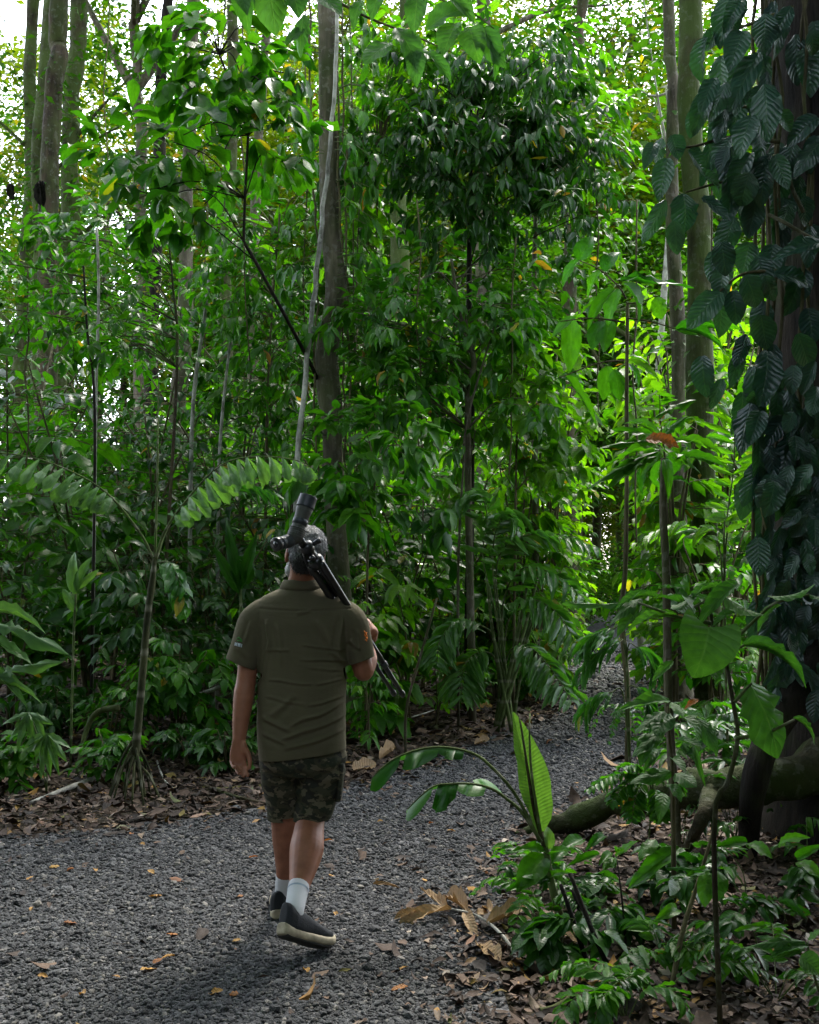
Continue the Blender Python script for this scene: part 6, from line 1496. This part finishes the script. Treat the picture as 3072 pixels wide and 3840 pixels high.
    strip('badge', [[(883 + 6 * i, 2409 + 1.5 * i), (881 + 6 * i, 2421 + 1.5 * i)] for i in range(5)] + [[(884, 2420), (889, 2411)], [(896, 2424), (900, 2413)]], M['badge_white'], sh)
    strip('badge', [[(1366, 2366), (1371, 2376), (1376, 2384)], [(1368, 2380), (1374, 2392), (1379, 2398)], [(1370, 2398), (1377, 2404)], [(1375, 2370), (1372, 2384)], [(1378, 2388), (1374, 2400)]], M['badge_orange'], sh)
    # ---------------- shorts
    mb = MB()
    loft(mb, [(PF(1135, y, 4.91), hw / 866, dp, 2.3, XW, YW) for y, hw, dp in ((2720, 150, .13), (2780, 154, .135), (2830, 156, .14), (2870, 152, .135), (2900, 120, .11))], 30)
    limb(mb, [(*PF(1215, 2810, 4.91), .098), (*PF(1212, 2880, 4.91), .098), (*PF(1192, 2970, 4.92), .091), (*PF(1172, 3060, 4.915), .081), (*PF(1165, 3100, 4.91), .080)], 20, 24)
    limb(mb, [(*PF(1060, 2810, 4.92), .096), (*PF(1055, 2880, 4.94), .094), (*PF(1062, 2970, 4.98), .084), (*PF(1068, 3060, 5.015), .074), (*PF(1070, 3100, 5.02), .073)], 20, 24)
    me = fuse(mb, .0055, 5, .5)
    cut(me, tuple(PF(1170, 3072, 4.915)), tuple(unit(np.array((.05, 0, -1)))), .125)
    cut(me, tuple(PF(1068, 3074, 5.01)), (0, 0, -1), .12)
    def shortsfn(co, nn):
        out = np.array([mnoise.noise(Vector((c[0] * 10, c[1] * 10, c[2] * 22))) for c in co]) * .006
        z = co[:, 2]; x = co[:, 0]
        out += .004 * np.sin(z * 95 + 22 * x + 2.2 * np.sin(x * 30)) * np.clip((z - .48) / .1, 0, 1) * (x > base[0] - .02)
        return out
    displace(me, shortsfn)
    so = place('shorts', me, M['camo'], root); sm = so.modifiers.new('cloth', 'SOLIDIFY'); sm.thickness = .003; sm.offset = -1
    mb = MB(); q = PF(1272, 2925, 4.90)
    loft(mb, [(q + np.array((.012 * s, 0, dz)), .012, .055, 4, XW, YW) for s, dz in ((-.6, -.085), (0, -.08), (.6, 0), (1.0, .07), (.8, .078))], 20)
    place('pocket', fuse(mb, .005, 2), M['camo'], so)
    # ---------------- socks
    mb = MB(); limb(mb, [(*PF(1121, 3322, 4.668), .0445), (*PF(1114, 3360, 4.625), .042), (*PF(1106, 3405, 4.575), .0395), (*PF(1101, 3440, 4.555), .037), (*PF(1100, 3455, 4.56), .030)], 14, 18)
    place('sock', fuse(mb, .0045, 1), M['sock'], root)
    mb = MB(); mb.tube(smooth_path([PF(1118.5, 3338, 4.652), PF(1117, 3345, 4.644)], 3), .0455, 20, False); mb.obj('sock_stripe', M['sock_grey'], root)
    mb = MB(); limb(mb, [(*PF(1068, 3286, 5.11), .0405), (*PF(1063, 3345, 5.13), .038), (*PF(1060, 3395, 5.14), .038)], 10, 18)
    place('sock', fuse(mb, .0045, 1), M['sock'], root)
    # ---------------- shoes
    def shoe(heel, fwd, up):
        f = unit(fwd); u = unit(up - f * np.dot(up, f)); r = np.cross(f, u); T = lambda x, y, z: np.asarray(heel) + r * x + f * y + u * z
        prof = [(-.012, .020), (0.0, .031), (.02, .037), (.06, .038), (.11, .036), (.16, .042), (.21, .050), (.25, .049), (.28, .038), (.298, .02)]
        rise = lambda y: .022 * max(0, (y - .2) / .1) ** 2 + .008 * max(0, (.02 - y) / .03)
        mb = MB(); loft(mb, [(T(0, y, .024 + rise(y) - .06 * 0), w + .003, .019 + .004 * (y < .1), 3.5, r, u) for y, w in prof], 24)
        me = fuse(mb, .004, 2); sl = place('shoe', me, M['sole'], root)
        mb = MB(); loft(mb, [(T(0, y, .004 + rise(y)), w * .94, .006, 3.5, r, u) for y, w in prof[1:-1]], 20); mb.obj('tread', M['tread'], sl)
        hts = [(-.008, .020, .095), (.008, .036, .10), (.035, .043, .092), (.07, .043, .084), (.105, .039, .082), (.14, .037, .07), (.18, .042, .058), (.22, .044, .045), (.255, .040, .036), (.28, .026, .026)]
        mb = MB(); loft(mb, [(T(0, y, .036 + rise(y) + h * .32), w, h * .62, 2.6, r, u) for y, w, h in hts], 24)
        up_ = place('shoe_upper', fuse(mb, .004, 3), M['shoe'], sl)
        for k in range(4):
            y = .115 + k * .022; z = .036 + .098 - k * .0155
            mb = MB(); mb.tube(smooth_path([T(-.024, y, z - .016), T(0, y + .006, z), T(.024, y, z - .016)], 8), .0028, 6); mb.obj('lace', M['lace'], sl)
        return sl
    f_ = unit(np.array((.158, .185, -.112))); u_ = np.array((0, .40, 1.0)); u_ = unit(u_ - f_ * np.dot(u_, f_))
    shoe(PF(1101, 3440, 4.558) - f_ * .052 - u_ * .085, f_, u_)
    shoe(PF(1046, 3437, 5.09) * (1, 1, 0) + np.array((.0, 0, .004)), np.array((-.08, 1, 0)), np.array((0, 0, 1.0)))
    return root
man()

def scope():
    A, E = PF(1150, 2050, 4.66), PF(1500, 2605, 5.28)
    ax = unit(E - A)
    root = thing('spotting_scope', 'black spotting scope on a folded tripod over the man\'s right shoulder', 'scope', A)
    n1 = unit(np.cross(ax, (0, 1, 0))); n2 = np.cross(ax, n1)
    def ring_tube(name, pts, rad, mat, parent=root, sides=22):
        mb = MB(); mb.tube(np.array(pts), np.array(rad), sides); return mb.obj(name, M[mat], parent)
    # optical tube: prism block low, objective up
    lo, hi = PF(1104, 2022, 4.60), PF(1158, 1862, 4.64)
    w = 1 / 913.0; t = lambda s: lo * (1 - s) + hi * s
    b = ring_tube('scope_body', [t(-.10), t(0), t(.12), t(.22), t(.3), t(.34), t(.48), t(.58), t(.64), t(.74)], np.array((14, 29, 32, 30, 26.5, 27, 27.5, 29, 31, 33)) * w, 'scope_grey')
    ring_tube('focus_ring', [t(.33), t(.335), t(.46), t(.465)], np.array((27, 29, 29.5, 28)) * w, 'scope', b)
    for k in range(5): ring_tube('rib', [t(.05 + .045 * k), t(.057 + .045 * k), t(.064 + .045 * k)], np.array((31.5, 33, 31.5)) * w, 'scope_grey', b)
    h = ring_tube('lens_hood', [t(.73), t(.735), t(.76), t(.97), t(1.0)], np.array((33, 35.5, 35, 34, 34.5)) * w, 'scope', root)
    ring_tube('objective_lens', [t(1.001), t(1.003)], np.array((30, 30)) * w, 'glass', h)
    e0, e1 = PF(1094, 2026, 4.60), PF(1032, 2042, 4.52); q = lambda s: e0 * (1 - s) + e1 * s
    ey = ring_tube('eyepiece', [q(0), q(.12), q(.2), q(.42), q(.45), q(.52), q(.55), q(.8)], np.array((23, 25, 26, 25, 22.5, 22.5, 24, 25.5)) * w, 'scope')
    ring_tube('eyecup', [q(.79), q(.8), q(.98), q(1.0), q(.99)], np.array((25, 27, 26, 24, 17)) * w, 'metal_black', ey)
    ring_tube('eye_lens', [q(.985), q(.99)], np.array((16, 16)) * w, 'glass', ey)
    # mounting foot and head
    ft = ring_tube('mount_foot', [PF(1118, 2010, 4.62), PF(1130, 2030, 4.63), PF(1140, 2048, 4.65)], np.array((14, 16, 15)) * w, 'metal_black', sides=8)
    hd = ring_tube('tripod_head', [A - ax * .02, A - ax * .012, A + ax * .02, A + ax * .03, A + ax * .05, A + ax * .06], (.018, .030, .030, .021, .024, .024), 'metal_black', sides=12)
    ring_tube('knob', [A + n1 * .02 + ax * .005, A + n1 * .05 + ax * .004, A + n1 * .062 + ax * .004], (.009, .011, .014), 'metal_black', hd, 10)
    ring_tube('knob', [A + n2 * .02 + ax * .03, A + n2 * .045 + ax * .032, A + n2 * .055 + ax * .032], (.008, .012, .012), 'metal_black', hd, 10)
    ring_tube('pan_handle', [A + ax * .01 - n1 * .02, A + ax * .06 - n1 * .034, A + ax * .14 - n1 * .042], (.006, .006, .010), 'metal_black', hd, 8)
    ring_tube('centre_column', [A + ax * .05, A + ax * .30], (.013, .013), 'metal_black')
    sp = ring_tube('spider', [A + ax * .065, A + ax * .075, A + ax * .11, A + ax * .12], (.022, .036, .036, .026), 'metal_black', sides=9)
    Lt = np.linalg.norm(E - A)
    for k in range(3):
        a = 2 * math.pi * k / 3 + .9; o = (n1 * math.cos(a) + n2 * math.sin(a))
        s0, e = A + ax * .09 + o * .030, A + ax * (Lt - .02 * k) + o * .021
        g = lambda u: s0 * (1 - u) + e * u
        lg = ring_tube('leg', [g(0), g(.02), g(.5), g(.505)], (.012, .016, .0155, .0135), 'metal_black', sides=12)
        ring_tube('leg_clamp', [g(.49), g(.495), g(.53), g(.535)], (.0155, .019, .019, .014), 'scope', lg, 10)
        ring_tube('leg_section', [g(.52), g(.74)], (.0125, .0125), 'metal_black', lg, 10)
        ring_tube('leg_clamp', [g(.73), g(.735), g(.76), g(.765)], (.013, .0165, .0165, .012), 'scope', lg, 10)
        ring_tube('leg_section', [g(.75), g(.97)], (.010, .010), 'metal_black', lg, 10)
        ring_tube('foot', [g(.965), g(.975), g(1.0)], (.010, .0145, .013), 'metal_black', lg, 10)
scope()
